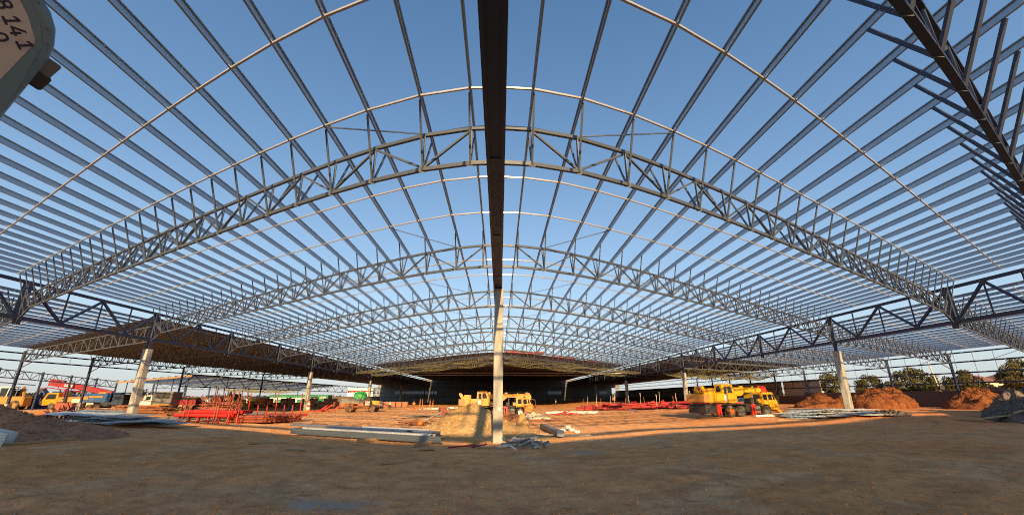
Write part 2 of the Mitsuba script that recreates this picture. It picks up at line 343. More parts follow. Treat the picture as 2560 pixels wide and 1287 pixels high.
# roof trusses of the two middle bays
def truss(k, sx):
    yc = 1.7 if (k, sx) == (0, -1) else YC[k]
    t = thing('roof_truss', f'grey lattice roof truss on the {SIDE[sx]} of the central gutter beam, {ORD[k]} from the camera', 'roof truss', 'lattice roof trusses of the middle bays')
    xs = [sx * x - (0.11 if x < 0.3 else 0) for x in [0.0] + PX + [41.7]]
    zb, zt = 9.5, 10.8
    sm, cw = ('navy', 0.17) if k == 0 else ('steel', 0.11)
    part(t, 'top_chord', ply(sweep([P(x, yc, zt) for x in xs], cw, 0.12), sm))
    part(t, 'bottom_chord', ply(sweep([P(x, yc, zb) for x in xs if abs(x) < 39.5], cw, 0.13), sm))
    mem = [('knee', P(sx * 39.3, yc, zb), P(sx * 41.7, yc, 8.75), 0.13), ('knee', P(sx * 39.3, yc, zb), P(sx * 41.7, yc, zt), 0.11)]
    for i, x0 in enumerate(PX):
        x = sx * x0; b, tp = P(x, yc, zb + 0.06), P(x, yc, zt - 0.06)
        if x0 > 39.5: b = P(x, yc, 9.15)
        mem.append(('vertical', b, tp, 0.062))
        if i % 2 == 0:
            for j in (i - 1, i + 1):
                if 0 <= j < len(PX): mem.append(('diagonal', tp, P(sx * PX[j], yc, zb + 0.05), 0.072))
        for dy in (-1.25, 1.25):
            mem.append(('fly_brace', P(x, yc, zb - 0.02, dy * 0.04), P(x, yc, zp(x) - 0.14, dy), 0.06))
    if k <= 3:
        for n, a, b, w in mem: part(t, n, bar(a, b, w * (1.5 if k == 0 else 1), w * (1.5 if k == 0 else 1), sm))
        for i, x0 in enumerate(PX[:18]): part(t, 'gusset_plate', bar(P(sx * x0, yc, zb - 0.10), P(sx * x0, yc, zb + 0.10), 0.22, 0.03, 'steel', up=(0, 1, 0)))
    else:
        part(t, 'web_members', ply(cat(*[barmesh(a, b, w, w) for n, a, b, w in mem]), 'steel'), kind='stuff')
for k in range(0, 10):
    for sx in (-1, 1): truss(k, sx)
# roof trusses of the outer bays
def outer(k, sx):
    yc = YC[k]
    t = thing('outer_roof_truss', f'grey lattice roof truss of the {SIDE[sx]} outer bay, {ORD[k]} from the camera', 'roof truss', 'lattice roof trusses of the outer bays')
    zt = lambda x: 10.55 - (abs(x) - GX) * 0.051
    zb = lambda x: 8.75 - (abs(x) - GX) * 0.04
    xs = [sx * x for x in [42.3] + OX + [71.8]]
    part(t, 'top_chord', ply(sweep([P(x, yc, zt(x)) for x in xs], 0.12, 0.12), 'steel'))
    part(t, 'bottom_chord', ply(sweep([P(x, yc, zb(x)) for x in xs], 0.13, 0.13), 'steel'))
    mem = []
    for i, x0 in enumerate(OX):
        x = sx * x0; tp = P(x, yc, zt(x) - 0.05)
        mem.append(('vertical', P(x, yc, zb(x) + 0.05), tp, 0.075))
        if i % 2 == 0:
            for j in (i - 1, i + 1):
                if 0 <= j < len(OX): mem.append(('diagonal', tp, P(sx * OX[j], yc, zb(OX[j]) + 0.05), 0.08))
        for dy in ((-1.1, 1.1) if not (sx < 0 and k == 2) else (1.1,)):
            mem.append(('fly_brace', P(x, yc, zb(x), dy * 0.05), P(x, yc, zp(x) - 0.16, dy), 0.07))
        mem.append(('stub_post', P(x, yc, zt(x) + 0.06), P(x, yc, zp(x) - 0.16), 0.07))
    if k in (1, 2):
        for n, a, b, w in mem: part(t, n, bar(a, b, w, w, 'steel'))
    else:
        part(t, 'web_members', ply(cat(*[barmesh(a, b, w, w) for n, a, b, w in mem]), 'steel'), kind='stuff')
for sx in (-1, 1):
    for k in range(1, 9): outer(k, sx)
# purlins: lipped channels, open towards the middle
def channel(x, y0, y1, z, sx, h=0.27, f=0.065):
    c, q = 0.012, -sx
    prof = [(0, -h / 2), (q * f, -h / 2), (q * f, -h / 2 + 0.03), (q * (f - c), -h / 2 + 0.03), (q * (f - c), -h / 2 + c), (q * c, -h / 2 + c),
            (q * c, h / 2 - c), (q * (f - c), h / 2 - c), (q * (f - c), h / 2 - 0.03), (q * f, h / 2 - 0.03), (q * f, h / 2), (0, h / 2)]
    n = len(prof)
    v = [(x + a, y0, z + b) for a, b in prof] + [(x + a, y1, z + b) for a, b in prof]
    return trimesh.Trimesh(v, [t for i in range(n) for t in ((i, (i + 1) % n, n + (i + 1) % n), (i, n + (i + 1) % n, n + i))], process=False)
def nth(i): return f'{i + 1}' + ('th' if 10 <= i % 100 <= 12 else {1: 'st', 2: 'nd', 3: 'rd'}.get((i + 1) % 10, 'th'))
for sx in (-1, 1):
    for i, x0 in enumerate(PX):
        x = sx * x0
        one('purlin', ply(channel(x, float(bowY(x, -8.5)), float(bowY(x, YC[8])) + 75, zp(x), sx), 'galv'),
            f'galvanised purlin running lengthwise overhead, {nth(i)} to the {SIDE[sx]} of the gutter beam', 'purlin', f'purlins of the middle {SIDE[sx]} bay')
    for i, x0 in enumerate(OX):
        x = sx * x0; k = 6 if sx < 0 else 8
        one('outer_purlin', ply(channel(x, float(bowY(x, -8.5)), float(bowY(x, YC[k])), zp(x), sx), 'galv' if True else 'under'),
            f'galvanised purlin over the {SIDE[sx]} outer bay, {nth(i)} outward from the lattice girder', 'purlin', f'purlins of the {SIDE[sx]} outer bay')
# sag rods: two lines between neighbouring trusses
n = 0
for k in range(0, 8):
    for f in (0.36, 0.68):
        yc = YC[k] + STEP * f
        for sx in (-1, 1):
            xs = [sx * x for x in [0.02] + PX]
            one('sag_rod', ply(sweep([P(x, yc, zp(x) - 0.11) for x in xs], 0.06, 0.06), 'rod'),
                f'thin pale sag rod line {SIDE[sx]} of the gutter beam, {nth(2 * k + (f > 0.5))} from the camera', 'sag rod', f'sag rod lines {SIDE[sx]} of the gutter beam')
            if k < 6 and not (sx < 0 and k >= 2):
                xo = [sx * x for x in OX]
                one('sag_rod', ply(sweep([P(x, yc, zp(x) - 0.11) for x in xo], 0.05, 0.05), 'rod'),
                    f'thin pale sag rod line over the {SIDE[sx]} outer bay, {nth(2 * k + (f > 0.5))} from the camera', 'sag rod', f'sag rod lines of the {SIDE[sx]} outer bay')
for k in (0, 1, 2, 3, 4):
    for sx in (-1, 1):
        a, b = P(sx * 6.25, YC[k] + STEP * 0.68, zp(6) - 0.15), P(sx * 2.6, YC[k + 1], 10.85)
        one('tie_rod', bar(a, b, 0.035, 0.035, 'steel'), f'thin diagonal tie rod {SIDE[sx]} of the gutter beam, {ORD[k]} from the camera', 'tie rod')
# lattice girders on the two column rows
def girder(sx):
    t = thing('lattice_girder', f'dark blue lattice girder running lengthwise along the {SIDE[sx]} row of concrete columns', 'girder')
    ya, yb = float(bowY(GX, -8)), YEND - 1
    x = sx * GX
    part(t, 'top_chord', bar((x, ya, 12.05), (x, yb, 12.05), 0.26, 0.26, 'navy'))
    part(t, 'bottom_chord', bar((x, ya, 8.93), (x, yb, 8.93), 0.32, 0.32, 'navy'))
    for k in range(0, 12):
        y0 = float(bowY(GX, YC[k])); y1 = float(bowY(GX, YC[k] + STEP))
        part(t, 'post', bar((x, y0, 8.35), (x, y0, 12.2), 0.36, 0.36, 'navy'))
        q = [y0 + (y1 - y0) * f for f in (0, 0.25, 0.5, 0.75, 1)]
        for a, b in (((q[0], 11.95), (q[1], 9.05)), ((q[1], 9.05), (q[2], 11.95)), ((q[2], 11.95), (q[3], 9.05)), ((q[3], 9.05), (q[4], 11.95))):
            part(t, 'diagonal', bar((x, *a), (x, *b), 0.2, 0.2, 'navy'))
        for f in (0.25, 0.5, 0.75):
            y = y0 + (y1 - y0) * f
            part(t, 'vertical', bar((x, y, 9.05), (x, y, 11.95), 0.1, 0.1, 'navy'))
        for f in (0.37, 0.63):
            y = y0 + (y1 - y0) * f
            part(t, 'sub_diagonal', bar((x, y, 10.5), (x, y0 + (y1 - y0) * (0.25 if f < 0.5 else 0.75) + (1.2 if f > 0.5 else -1.2) * 0, 9.05), 0.07, 0.07, 'navy'))
girder(-1); girder(1)
# roof sheeting with ribs across the slope
def sheeting(label, xs, y0, y1, rib=0.9, off=0.17, z=None):
    xs = np.asarray(xs, float); a = np.array([float(y0(x)) for x in xs]); b = np.array([float(y1(x)) for x in xs])
    n = int((b - a).max() / rib); prof, hs = [], []
    for i in range(n):
        for f, h in ((0, 0), (0.55, 0), (0.65, 0.05), (0.9, 0.05)): prof.append((i + f) / n); hs.append(h)
    prof.append(1.0); hs.append(0); prof, hs = np.array(prof), np.array(hs)
    zz = np.array([zp(x) if z is None else z(x) for x in xs]) + off
    X = np.repeat(xs[:, None], len(prof), 1); Y = a[:, None] + (b - a)[:, None] * prof[None]; Z = zz[:, None] + hs[None]
    nx, ny = X.shape
    ii, jj = np.meshgrid(np.arange(nx - 1), np.arange(ny - 1), indexing='ij')
    f = np.stack([ii * ny + jj, (ii + 1) * ny + jj, (ii + 1) * ny + jj + 1, ii * ny + jj + 1], -1).reshape(-1, 4)
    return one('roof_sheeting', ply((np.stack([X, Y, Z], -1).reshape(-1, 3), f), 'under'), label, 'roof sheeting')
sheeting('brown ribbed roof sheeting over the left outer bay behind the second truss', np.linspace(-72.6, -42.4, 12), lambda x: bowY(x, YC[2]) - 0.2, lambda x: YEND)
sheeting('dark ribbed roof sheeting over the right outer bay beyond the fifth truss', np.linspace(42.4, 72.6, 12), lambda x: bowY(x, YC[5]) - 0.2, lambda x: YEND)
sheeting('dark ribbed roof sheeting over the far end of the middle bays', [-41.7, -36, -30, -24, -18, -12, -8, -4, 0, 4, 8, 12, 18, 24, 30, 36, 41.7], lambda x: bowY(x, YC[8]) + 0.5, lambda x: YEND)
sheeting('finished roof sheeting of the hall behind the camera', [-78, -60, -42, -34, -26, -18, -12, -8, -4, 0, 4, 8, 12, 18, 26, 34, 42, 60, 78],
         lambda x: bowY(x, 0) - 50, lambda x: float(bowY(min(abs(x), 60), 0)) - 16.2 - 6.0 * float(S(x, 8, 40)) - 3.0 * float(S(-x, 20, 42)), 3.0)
edge = lambda x: float(bowY(min(abs(x), 60), 0)) - 16.2 - 6.0 * float(S(x, 8, 40)) - 3.0 * float(S(-x, 20, 42))  # edge bent so that its shadow meets the shade line on the ground
sheeting('added unseen run of roof sheets behind the camera, there to cast a shadow band', [-60, -42, -34, -26, -18, -12, -8, -4, 0, 4, 8, 12, 18, 26, 34, 42, 60], lambda x: edge(x) + 2.3, lambda x: edge(x) + 4.2, 0.9)  # unseen strip added to throw a shadow band across the ground
# fascia of the side sheeting and pipes in the dark hall, sky glint painted as white
for n, (y, x0, x1, z) in enumerate(((150, -36, 44, 10.2), (156, -30, 40, 9.7))):
    one('pipe_run', bar((x0, y, z), (x1, y, z), 0.2, 0.2, 'white'), f'long pipe run under the dark far roof, sky glint put in as white, {("upper", "lower")[n]} one', 'pipe')

# ------------------------------------------------------------------ walls of the hall
w = thing('end_wall', 'end wall darkened to match the hall shade, with a pale strip of translucent sheets', 'wall')
zs0, zs1 = 4.4, 6.1
segs = [(-75, 70.0), (72.5, 75.0)]
wins = [(-63.5, -58.6), (-58.0, -51.8), (-51.2, -46.6), (-45.4, -40.8), (-40.0, -38.6), (30, 38.2), (62.0, 64.2), (64.6, 67.0)]
for a, b in segs:
    part(w, 'cladding', box(((a + b) / 2, YEND, (zs0 - 1) / 2), (b - a, 0.12, zs0 + 1), 'shadeclad'))
    part(w, 'cladding', box(((a + b) / 2, YEND, (zs1 + 13.2) / 2), (b - a, 0.12, 13.2 - zs1), 'shadeclad'))
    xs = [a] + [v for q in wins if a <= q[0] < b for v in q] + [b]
    for i in range(0, len(xs), 2): part(w, 'cladding', box(((xs[i] + xs[i + 1]) / 2, YEND, (zs0 + zs1) / 2), (xs[i + 1] - xs[i], 0.118, zs1 - zs0), 'shadeclad'))
part(w, 'cladding', box((71.25, YEND, 10.7), (2.5, 0.118, 5.0), 'shadeclad'))
for i in range(38): part(w, 'panel_joint', box((-74 + 4 * i, YEND - 0.075, 6.0), (0.12, 0.05, 14.0), 'navy'))
for z in (2.6, 8.2, 10.6): part(w, 'girt', box((0, YEND - 0.16, z), (150, 0.12, 0.22), 'navy'))
for a, b in wins: part(w, 'translucent_sheet', box(((a + b) / 2, YEND + 0.02, (zs0 + zs1) / 2), (b - a - 0.1, 0.02, zs1 - zs0), 'translucent'))
def sidewall(sx):
    side = SIDE[sx]; x = sx * WX
    for k in range(1, 12):
        if sx < 0 and k > 5 and (k - 5) % 3: continue
        y = YC[k] + 45.0
        c = thing('wall_column', f'dark steel column in the {side} outer wall line, {ORD[k - 1]} from the camera', 'column', f'steel columns of the {side} outer wall')
        part(c, 'shaft', bar((x, y, 2.6 if sx > 0 else 1.4), (x, y, 9.05), 0.26, 0.3, 'navy'))
        part(c, 'pedestal', box((x, y, 0.5), (0.7, 0.7, 4.2 if sx > 0 else 1.9), 'concrete'))
        part(c, 'bracket', bar((x, y, 6.5), (x - sx * 1.6, y, 7.5), 0.1, 0.1, 'steel'))
sidewall(-1); sidewall(1)
def girts(sx, y0, y1, zs, sags):
    side = SIDE[sx]; x = sx * (WX + 0.2)
    for n, z in enumerate(zs):
        one('wall_girt', bar((x, y0, z), (x, y1, z), 0.1, 0.2, 'navy'), f'horizontal steel girt of the open {side} wall, {ORD[n]} from the top', 'girt')
    for y in sags: one('girt_sag_rod', bar((x, y, zs[-1]), (x, y, zs[0]), 0.035, 0.035, 'navy'), f'thin upright rod tying the girts of the open {side} wall', 'rod', f'girt rods of the {side} wall')
girts(1, 40, YEND, (9.0, 7.6, 6.0, 4.5), [YC[0] + 45 + STEP * (i / 4) for i in range(3, 40) if i % 4])
girts(-1, 40, YC[5] + 45, (8.7, 7.6), [YC[1] + 45 + STEP * (i / 3) for i in range(0, 12) if i % 3])
for n, y in enumerate((58, 69.4, 80.6, 104)):
    one('wall_brace', bar((72.2, y, 8.9), (72.2, y + STEP * 0.5, 7.5), 0.05, 0.05, 'steel'), f'thin diagonal brace high in the open right wall, {ORD[n]} from the camera', 'brace')
k = thing('brick_dado', 'low dark brick dado wall along the right side of the hall', 'wall')
part(k, 'brickwork', box((WX + 0.1, 74, 1.2), (0.3, 62, 4.1), 'brickwall'))
part(k, 'coping', box((WX + 0.1, 74, 3.29), (0.4, 62, 0.08), 'greymetal'))
k = thing('side_cladding', 'cladding panels on the far part of the right wall above dark brickwork', 'wall')
part(k, 'brickwork', box((WX + 0.1, 192.5, 1.0), (0.3, 175, 3.4), 'brickwall'))
for i in range(7): part(k, 'pale_panel', box((WX + 0.32, 99.5 + 1.9 * i + 0.9, 4.45), (0.06, 1.87, 3.5), 'paleclad'))
part(k, 'dark_panel', box((WX + 0.32, 196.5, 4.45), (0.06, 166, 3.5), 'shadeclad'))
part(k, 'top_flashing', box((WX + 0.33, 189, 6.26), (0.14, 181, 0.12), 'roofred'))
k = thing('left_wall_girder', 'dark lattice girder along the left wall line under the brown roof', 'girder')
y0, y1, x = YC[5] + 45, YEND, -WX
part(k, 'top_chord', bar((x, y0, 7.5), (x, y1, 7.5), 0.2, 0.22, 'navy')); part(k, 'bottom_chord', bar((x, y0, 4.75), (x, y1, 4.75), 0.22, 0.24, 'navy'))
q = np.linspace(y0, y1, 41)
for i in range(40): part(k, 'diagonal', bar((x, q[i], 7.4 if i % 2 else 4.85), (x, q[i + 1], 4.85 if i % 2 else 7.4), 0.12, 0.12, 'navy'))
for i in range(0, 41, 4): part(k, 'vertical', bar((x, q[i], 4.85), (x, q[i], 7.4), 0.12, 0.12, 'navy'))
# annex beyond the left wall
k = thing('annex_girder', 'grey lattice girder on slim posts beyond the left wall, in front of the annex', 'girder')
A, B = np.array([-90, 78, 7.45]), np.array([-90, 108.5, 5.95]); dn = np.array([0, 0, -1.35])
part(k, 'top_chord', bar(A, B, 0.16, 0.16, 'greymetal')); part(k, 'bottom_chord', bar(A + dn, B + dn, 0.16, 0.16, 'greymetal'))
for i in range(20):
    a, b = A + (B - A) * i / 20, A + (B - A) * (i + 1) / 20
    part(k, 'diagonal', bar(a + (dn if i % 2 else 0), b + (0 if i % 2 else dn), 0.09, 0.09, 'greymetal')); part(k, 'vertical', bar(b, b + dn, 0.06, 0.06, 'greymetal'))
for f in (0.16, 0.42, 0.62, 0.82, 1.0):
    a = A + (B - A) * f; part(k, 'post', bar((a[0], a[1], -0.2), (a[0], a[1], a[2] + 0.3), 0.22, 0.26, 'navy'))
part(k, 'rail', bar(A + [0, 0, -2.2], (-90, 90, 4.6), 0.1, 0.14, 'navy'))
k = thing('annex_building', 'open steel skeleton of the low annex beyond the left wall with pale purlins', 'building')
for i in range(11):
    x = -73.4 - 1.65 * i; z = 7.55 - (-x - 72) * 0.09
    part(k, 'purlin', bar((x, 108, z), (x, 205, z), 0.09, 0.26, 'galv'))
for i, y in enumerate((108.3, 120, 132, 143, 153, 165, 185, 205)):
    part(k, 'rafter', bar((-72.3, y, 7.3), (-90, y, 5.72), 0.2, 0.34 if i else 0.42, 'wood' if i == 0 else 'steel'))
    if i:
        part(k, 'column', bar((-90, y, 1.7), (-90, y, 5.7), 0.3, 0.3, 'steel')); part(k, 'pedestal', box((-90, y, 0.6), (0.7, 0.7, 2.4), 'white'))
q = np.linspace(120, 205, 45)
part(k, 'eave_truss', ply(cat(barmesh((-90, 120, 5.7), (-90, 205, 5.7), 0.12, 0.12), barmesh((-90, 120, 4.7), (-90, 205, 4.7), 0.1, 0.1),
     *[barmesh((-90, q[i], 5.65 if i % 2 else 4.75), (-90, q[i + 1], 4.75 if i % 2 else 5.65), 0.07, 0.07) for i in range(44)]), 'steel'), kind='stuff')
for i in range(5): part(k, 'slim_post', bar((-88 + 3.3 * i, 109 + i * 0.3, -0.2), (-88 + 3.3 * i, 109 + i * 0.3, 5.7 + i * 0.3), 0.14, 0.16, 'navy'))

# safety nets: knotted cord slung under the trusses at the edge of the sheeting
def net(label, a, b, c, d, sag, nu, nv, cord=0.05, wob=0.35):
    u, v = np.linspace(0, 1, nu), np.linspace(0, 1, nv)
    U, V = np.meshgrid(u, v, indexing='ij')
    a, b, c, d = (np.asarray(q, float) for q in (a, b, c, d))
    G = (a * (1 - U)[..., None] + b * U[..., None]) * (1 - V)[..., None] + (d * (1 - U)[..., None] + c * U[..., None]) * V[..., None]
    nz = meshkit.fbm(np.stack([U * 9, V * 3, U * 0 + nu], -1), 3, 3) - 0.5
    G[..., 2] -= sag * np.sin(np.pi * V) * (0.55 + 0.45 * np.abs(np.sin(np.pi * U * 4.0))) - wob * nz
    vs, fs, k = [], [], 0
    up, w2 = np.array([0, 0, 1.0]), cord / 2
    for line in [G[i] for i in range(nu)] + [G[:, j] for j in range(nv)]:
        m = len(line); t = np.gradient(line, axis=0); s = np.cross(t, up); s /= np.linalg.norm(s, axis=1, keepdims=True) + 1e-9
        L3 = np.stack([line - s * w2, line + s * w2, line + up * cord], 1).reshape(-1, 3)
        for i in range(m - 1):
            for p, q in ((0, 1), (1, 2), (2, 0)):
                fs += [(k + 3 * i + p, k + 3 * i + q, k + 3 * i + 3 + q), (k + 3 * i + p, k + 3 * i + 3 + q, k + 3 * i + 3 + p)]
        vs.append(L3); k += len(L3)
    one('safety_net', ply((np.vstack(vs), np.array(fs)), 'netting'), label, 'safety net')
for sx in (-1, 1):
    for n, k in enumerate((7, 8)):
        u = np.array([0, 1.3, 0])
        net(f'greenish safety net strip under the far trusses {SIDE[sx]} of the middle, {("nearer", "farther")[n]} one', P(sx * 1.0, YC[k], 9.35) - u, P(sx * 41, YC[k], 9.35) - u, P(sx * 41, YC[k], 9.3) + u * 0.4, P(sx * 1.0, YC[k], 9.3) + u * 0.4, 0.6, 80, 6, 0.05, 0.5)
net('greenish safety net sagging below the edge of the right outer roof', P(42.5, YC[5], 8.5), P(66, YC[5], 7.7), P(66, YC[6], 7.7), P(42.5, YC[6], 8.5), 1.5, 60, 20, 0.06)
net('pale safety net hanging in the left annex', (-89, 143, 5.0), (-89, 185, 5.0), (-80, 185, 5.4), (-80, 143, 5.4), 1.3, 60, 16, 0.06)
#@@OBJECTS@@
# ------------------------------------------------------------------ wheels and vehicles
def gl(x, y): return float(gz(x, y)) + float(relief(np.array(float(x)), np.array(float(y))))
def wheel(t, M, x, y, r, w, rim='greymetal', side=-1, zc=None):
    """side -1: the hub faces -y."""
    zc = r if zc is None else zc
    tyre = lathe_y([(r * 0.55, -w / 2), (r * 0.9, -w / 2), (r, -w * 0.32), (r, w * 0.32), (r * 0.9, w / 2), (r * 0.55, w / 2), (r * 0.55, -w / 2)], 22)
    k = part(t, 'wheel', ply(lathe_y([(0.001, side * w * 0.30), (r * 0.16, side * w * 0.30), (r * 0.2, side * w * 0.16), (r * 0.42, side * w * 0.10), (r * 0.5, side * w * 0.46), (r * 0.56, side * w * 0.48), (r * 0.56, -side * w * 0.4)], 18), rim), M @ place(x, y, zc))
    kk = part(k, 'tyre', ply(tyre, 'rubber', 40), M @ place(x, y, zc))
    return k
def text(t, s, h, b, M, x, y, z, face=-1, label=None):
    m = meshkit.text_mesh(s, h, 0.012, True)
    A = np.eye(4)
    if face < 0: A[:3, :3] = [[1, 0, 0], [0, 0, -1], [0, 1, 0]]
    else: A[:3, :3] = [[-1, 0, 0], [0, 0, 1], [0, 1, 0]]
    A[:3, 3] = (x, y, z)
    return part(t, 'lettering', ply(m, b), M @ A, label=label)
def mobile_crane(label, M, paint, head, letters=None, rim=('orange', 'greymetal', 'greymetal'), hook=False, notes=True):
    t = thing('truck_crane', label, 'truck crane')
    W = 1.2
    # carrier
    part(t, 'chassis', ply(cat(at(cbox((8.9, 1.0, 0.34)), 1.55, 0, 0.98), at(cbox((9.0, 2.3, 0.10), 0.02), 1.2, 0, 1.2)), 'darkmetal'), M)
    part(t, 'rear_frame', ply(cat(at(cbox((1.5, 2.3, 0.72)), -2.45, 0, 0.78), at(cbox((0.5, 2.4, 0.3)), -3.0, 0, 0.55)), 'darkmetal'), M)
    part(t, 'tool_box', ply(cbox((0.75, 0.7, 0.75)), 'darkmetal'), M @ place(2.35, -0.85, 0.85))
    part(t, 'fuel_tank', ply(lathe_y([(0.001, -0.5), (0.3, -0.5), (0.3, 0.5), (0.001, 0.5)], 16), 'greymetal'), M @ place(3.55, -0.75, 0.85, math.pi / 2))
    for x, r in zip((0, 1.35, 4.8), rim):
        for s in (-1, 1): wheel(t, M, x, s * 0.98, 0.54, 0.42, r, s)
    for x in (-1.62, 2.85):
        for s in (-1, 1):
            o = part(t, 'outrigger', ply(cat(prism([(x - 0.26, 1.24), (x + 0.26, 1.24), (x + 0.22, 0.95), (x + 0.25, 0.22), (x + 0.10, 0.22), (x + 0.05, 1.0), (x - 0.05, 1.0), (x - 0.10, 0.22), (x - 0.22, 0.22), (x - 0.22, 0.95)], s * 1.2 - 0.09, s * 1.2 + 0.09)), 'red'), M)
            part(o, 'foot_plate', ply(cbox((0.55, 0.4, 0.05), 0.01), 'greymetal'), M @ place(x, s * 1.2, 0.17))
    for i, (x, z, sx, sz, b) in enumerate(((3.2, 1.55, 0.5, 0.5, 'darkmetal'), (1.7, 1.52, 0.9, 0.16, 'blue'), (1.8, 1.75, 0.75, 0.16, 'blue'), (1.15, 1.6, 0.4, 0.3, 'cream'), (4.0, 1.55, 0.45, 0.6, 'darkmetal'))):
        part(t, 'deck_load', ply(cbox((sx, 0.9, sz), 0.04), b), M @ place(x, -0.5, z))
    part(t, 'exhaust', ply(tube([(3.3, -0.9, 1.2), (3.3, -0.9, 2.35), (3.25, -0.9, 2.5)], 0.06), 'greymetal'), M)
    # slewing upper works
    part(t, 'slewing_ring', ply(at(trimesh.creation.cylinder(0.85, 0.16, sections=28), 0, 0, 1.33), 'darkmetal'), M)
    cw = part(t, 'counterweight', ply(prism([(-3.33, 1.42), (-2.5, 1.36), (-2.5, 2.22), (-3.33, 2.18)], -W, W), 'ochre'), M)
    for i in range(6): part(cw, 'warning_stripe', ply(prism([(-3.336, 0), (-3.33, 0), (-3.33, 0.1), (-3.336, 0.1)], 0, 0.3), 'orange'), M @ place(0, -1.1 + 0.36 * i, 1.5, 0, 1, 0, 0.6))
    hs = part(t, 'engine_house', ply(prism([(-2.62, 1.36), (-0.85, 1.36), (-0.85, 2.24), (-2.62, 2.24)], -W, W), paint), M)
    part(hs, 'engine_cover', ply(prism([(-2.7, 2.2), (-1.72, 2.2), (-1.72, 2.72), (-2.62, 2.72)], -W + 0.1, W - 0.4), paint), M)
    part(hs, 'panel_joint', ply(cbox((0.03, 0.012, 0.86), 0.004), 'darkmetal'), M @ place(-1.75, -W - 0.004, 1.8))
    wn = part(t, 'winch_horn', ply(cat(prism([(-2.95, 2.18), (-2.55, 2.18), (-2.95, 2.88), (-3.2, 2.98), (-3.34, 2.9), (-3.3, 2.75)], -0.95, -0.75), prism([(-2.95, 2.18), (-2.55, 2.18), (-2.95, 2.88), (-3.2, 2.98), (-3.34, 2.9), (-3.3, 2.75)], -0.25, -0.05)), paint), M)
    part(wn, 'winch_drum', ply(at(lathe_y([(0.001, -0.75), (0.16, -0.75), (0.16, -0.25), (0.001, -0.25)], 14), -3.12, 0, 2.78), 'greymetal'), M)
    cab = part(t, 'operator_cab', ply(prism([(-0.95, 1.36), (0.9, 1.36), (0.9, 1.75), (0.78, 2.1), (0.42, 3.1), (0.32, 3.17), (-0.88, 3.17), (-0.95, 3.1)], -W - 0.02, -0.28), paint, 30), M)
    part(cab, 'window', ply(prism([(-0.72, 2.2), (-0.4, 2.2), (-0.4, 2.9), (-0.72, 2.9)], -W - 0.032, -W - 0.0), 'glass'), M)
    part(cab, 'window', ply(prism([(-0.22, 2.28), (0.42, 2.28), (0.2, 2.92), (-0.22, 2.92)], -W - 0.032, -W - 0.0), 'glass'), M)
    part(cab, 'rear_window', ply(cbox((0.02, 0.5, 0.55), 0.005), 'glass'), M @ place(-0.953, -0.74, 2.7))
    part(cab, 'windscreen', ply(prism([(0.80, 2.1), (0.86, 2.12), (0.51, 3.05), (0.46, 3.0)], -W + 0.08, -0.36), 'glass'), M)
    for x in (-0.32, 0.55): part(cab, 'door_joint', ply(cbox((0.025, 0.012, 1.55), 0.004), 'darkmetal'), M @ place(x, -W - 0.024, 2.2))
    if notes: part(cab, 'white_plate', ply(cbox((0.34, 0.014, 0.62), 0.004), 'white'), M @ place(-0.58, -W - 0.026, 1.78))
    # boom over the front
    bm = part(t, 'boom', ply(cat(prism([(0.1, 2.25), (1.5, 2.2), (2.35, 2.02), (2.7, 2.05), (3.1, 2.38), (5.35, 2.42), (5.35, 2.88), (0.45, 2.86), (0.1, 2.7)], -0.2, 0.32)), paint), M)
    part(bm, 'boom_section', ply(cbox((0.5, 0.44, 0.38), 0.03), paint), M @ place(5.5, 0.06, 2.66))
    part(bm, 'cable_guide', ply(cat(at(cbox((0.35, 0.3, 0.18), 0.03), 3.0, 0.06, 2.95), at(cbox((0.2, 0.2, 0.14), 0.03), 4.6, 0.06, 2.94), at(cbox((0.3, 0.3, 0.3), 0.03), 0.75, 0.06, 2.95)), paint), M)
    part(bm, 'hoist_rope', ply(tube([(0.8, 0.06, 3.08), (3, 0.06, 3.06), (5.9, 0.06, 3.12)], 0.018, 5), 'darkmetal'), M)
    if letters: text(bm, letters, 0.26, 'red', M, 3.75, -0.213, 2.53)
    part(t, 'lift_cylinder', ply(tube([(0.7, 0.06, 1.72), (2.55, 0.06, 2.14)], 0.13, 12), paint), M)
    hd = part(t, 'boom_head', ply(cat(prism([(5.6, 2.3), (6.0, 2.15), (6.35, 2.1), (6.42, 2.5), (6.15, 3.0), (5.75, 3.08), (5.5, 2.9)], -0.22, -0.1), prism([(5.6, 2.3), (6.0, 2.15), (6.35, 2.1), (6.42, 2.5), (6.15, 3.0), (5.75, 3.08), (5.5, 2.9)], 0.2, 0.32), at(cbox((0.5, 0.4, 0.3)), 5.8, 0.06, 2.6)), head), M)
    for x, z in ((5.85, 2.86), (6.12, 2.5), (6.2, 2.25)): part(hd, 'sheave', ply(at(lathe_y([(0.05, -0.2), (0.19, -0.2), (0.15, -0.1), (0.19, 0.0), (0.15, 0.12), (0.19, 0.26), (0.05, 0.26)], 16), x, 0.03, z), head), M)
    if hook:
        hk = part(t, 'hook_block', ply(cat(tube([(6.3, 0, 2.2), (6.95, 0, 2.1), (7.0, 0, 1.4)], 0.05, 6), at(cbox((0.25, 0.2, 0.5)), 6.98, 0, 1.15)), 'rust'), M)
        part(t, 'front_winch', ply(cbox((1.0, 0.5, 0.34), 0.04), 'red'), M @ place(6.2, 0.4, 1.4))
    # driving cab
    fc = part(t, 'driving_cab', ply(prism([(4.25, 1.05), (4.35, 1.22), (5.2, 1.22), (5.42, 0.72), (6.4, 0.68), (6.5, 1.0), (6.46, 1.35), (6.2, 1.75), (5.95, 2.3), (5.85, 2.38), (4.32, 2.38), (4.25, 2.3)], -1.18, 1.0), paint, 30), M)
    for a, b in ((4.5, 5.02), (5.2, 5.72)): part(fc, 'window', ply(prism([(a, 1.62), (b, 1.62), (b - 0.04, 2.2), (a, 2.2)], -1.195, -1.15), 'glass'), M)
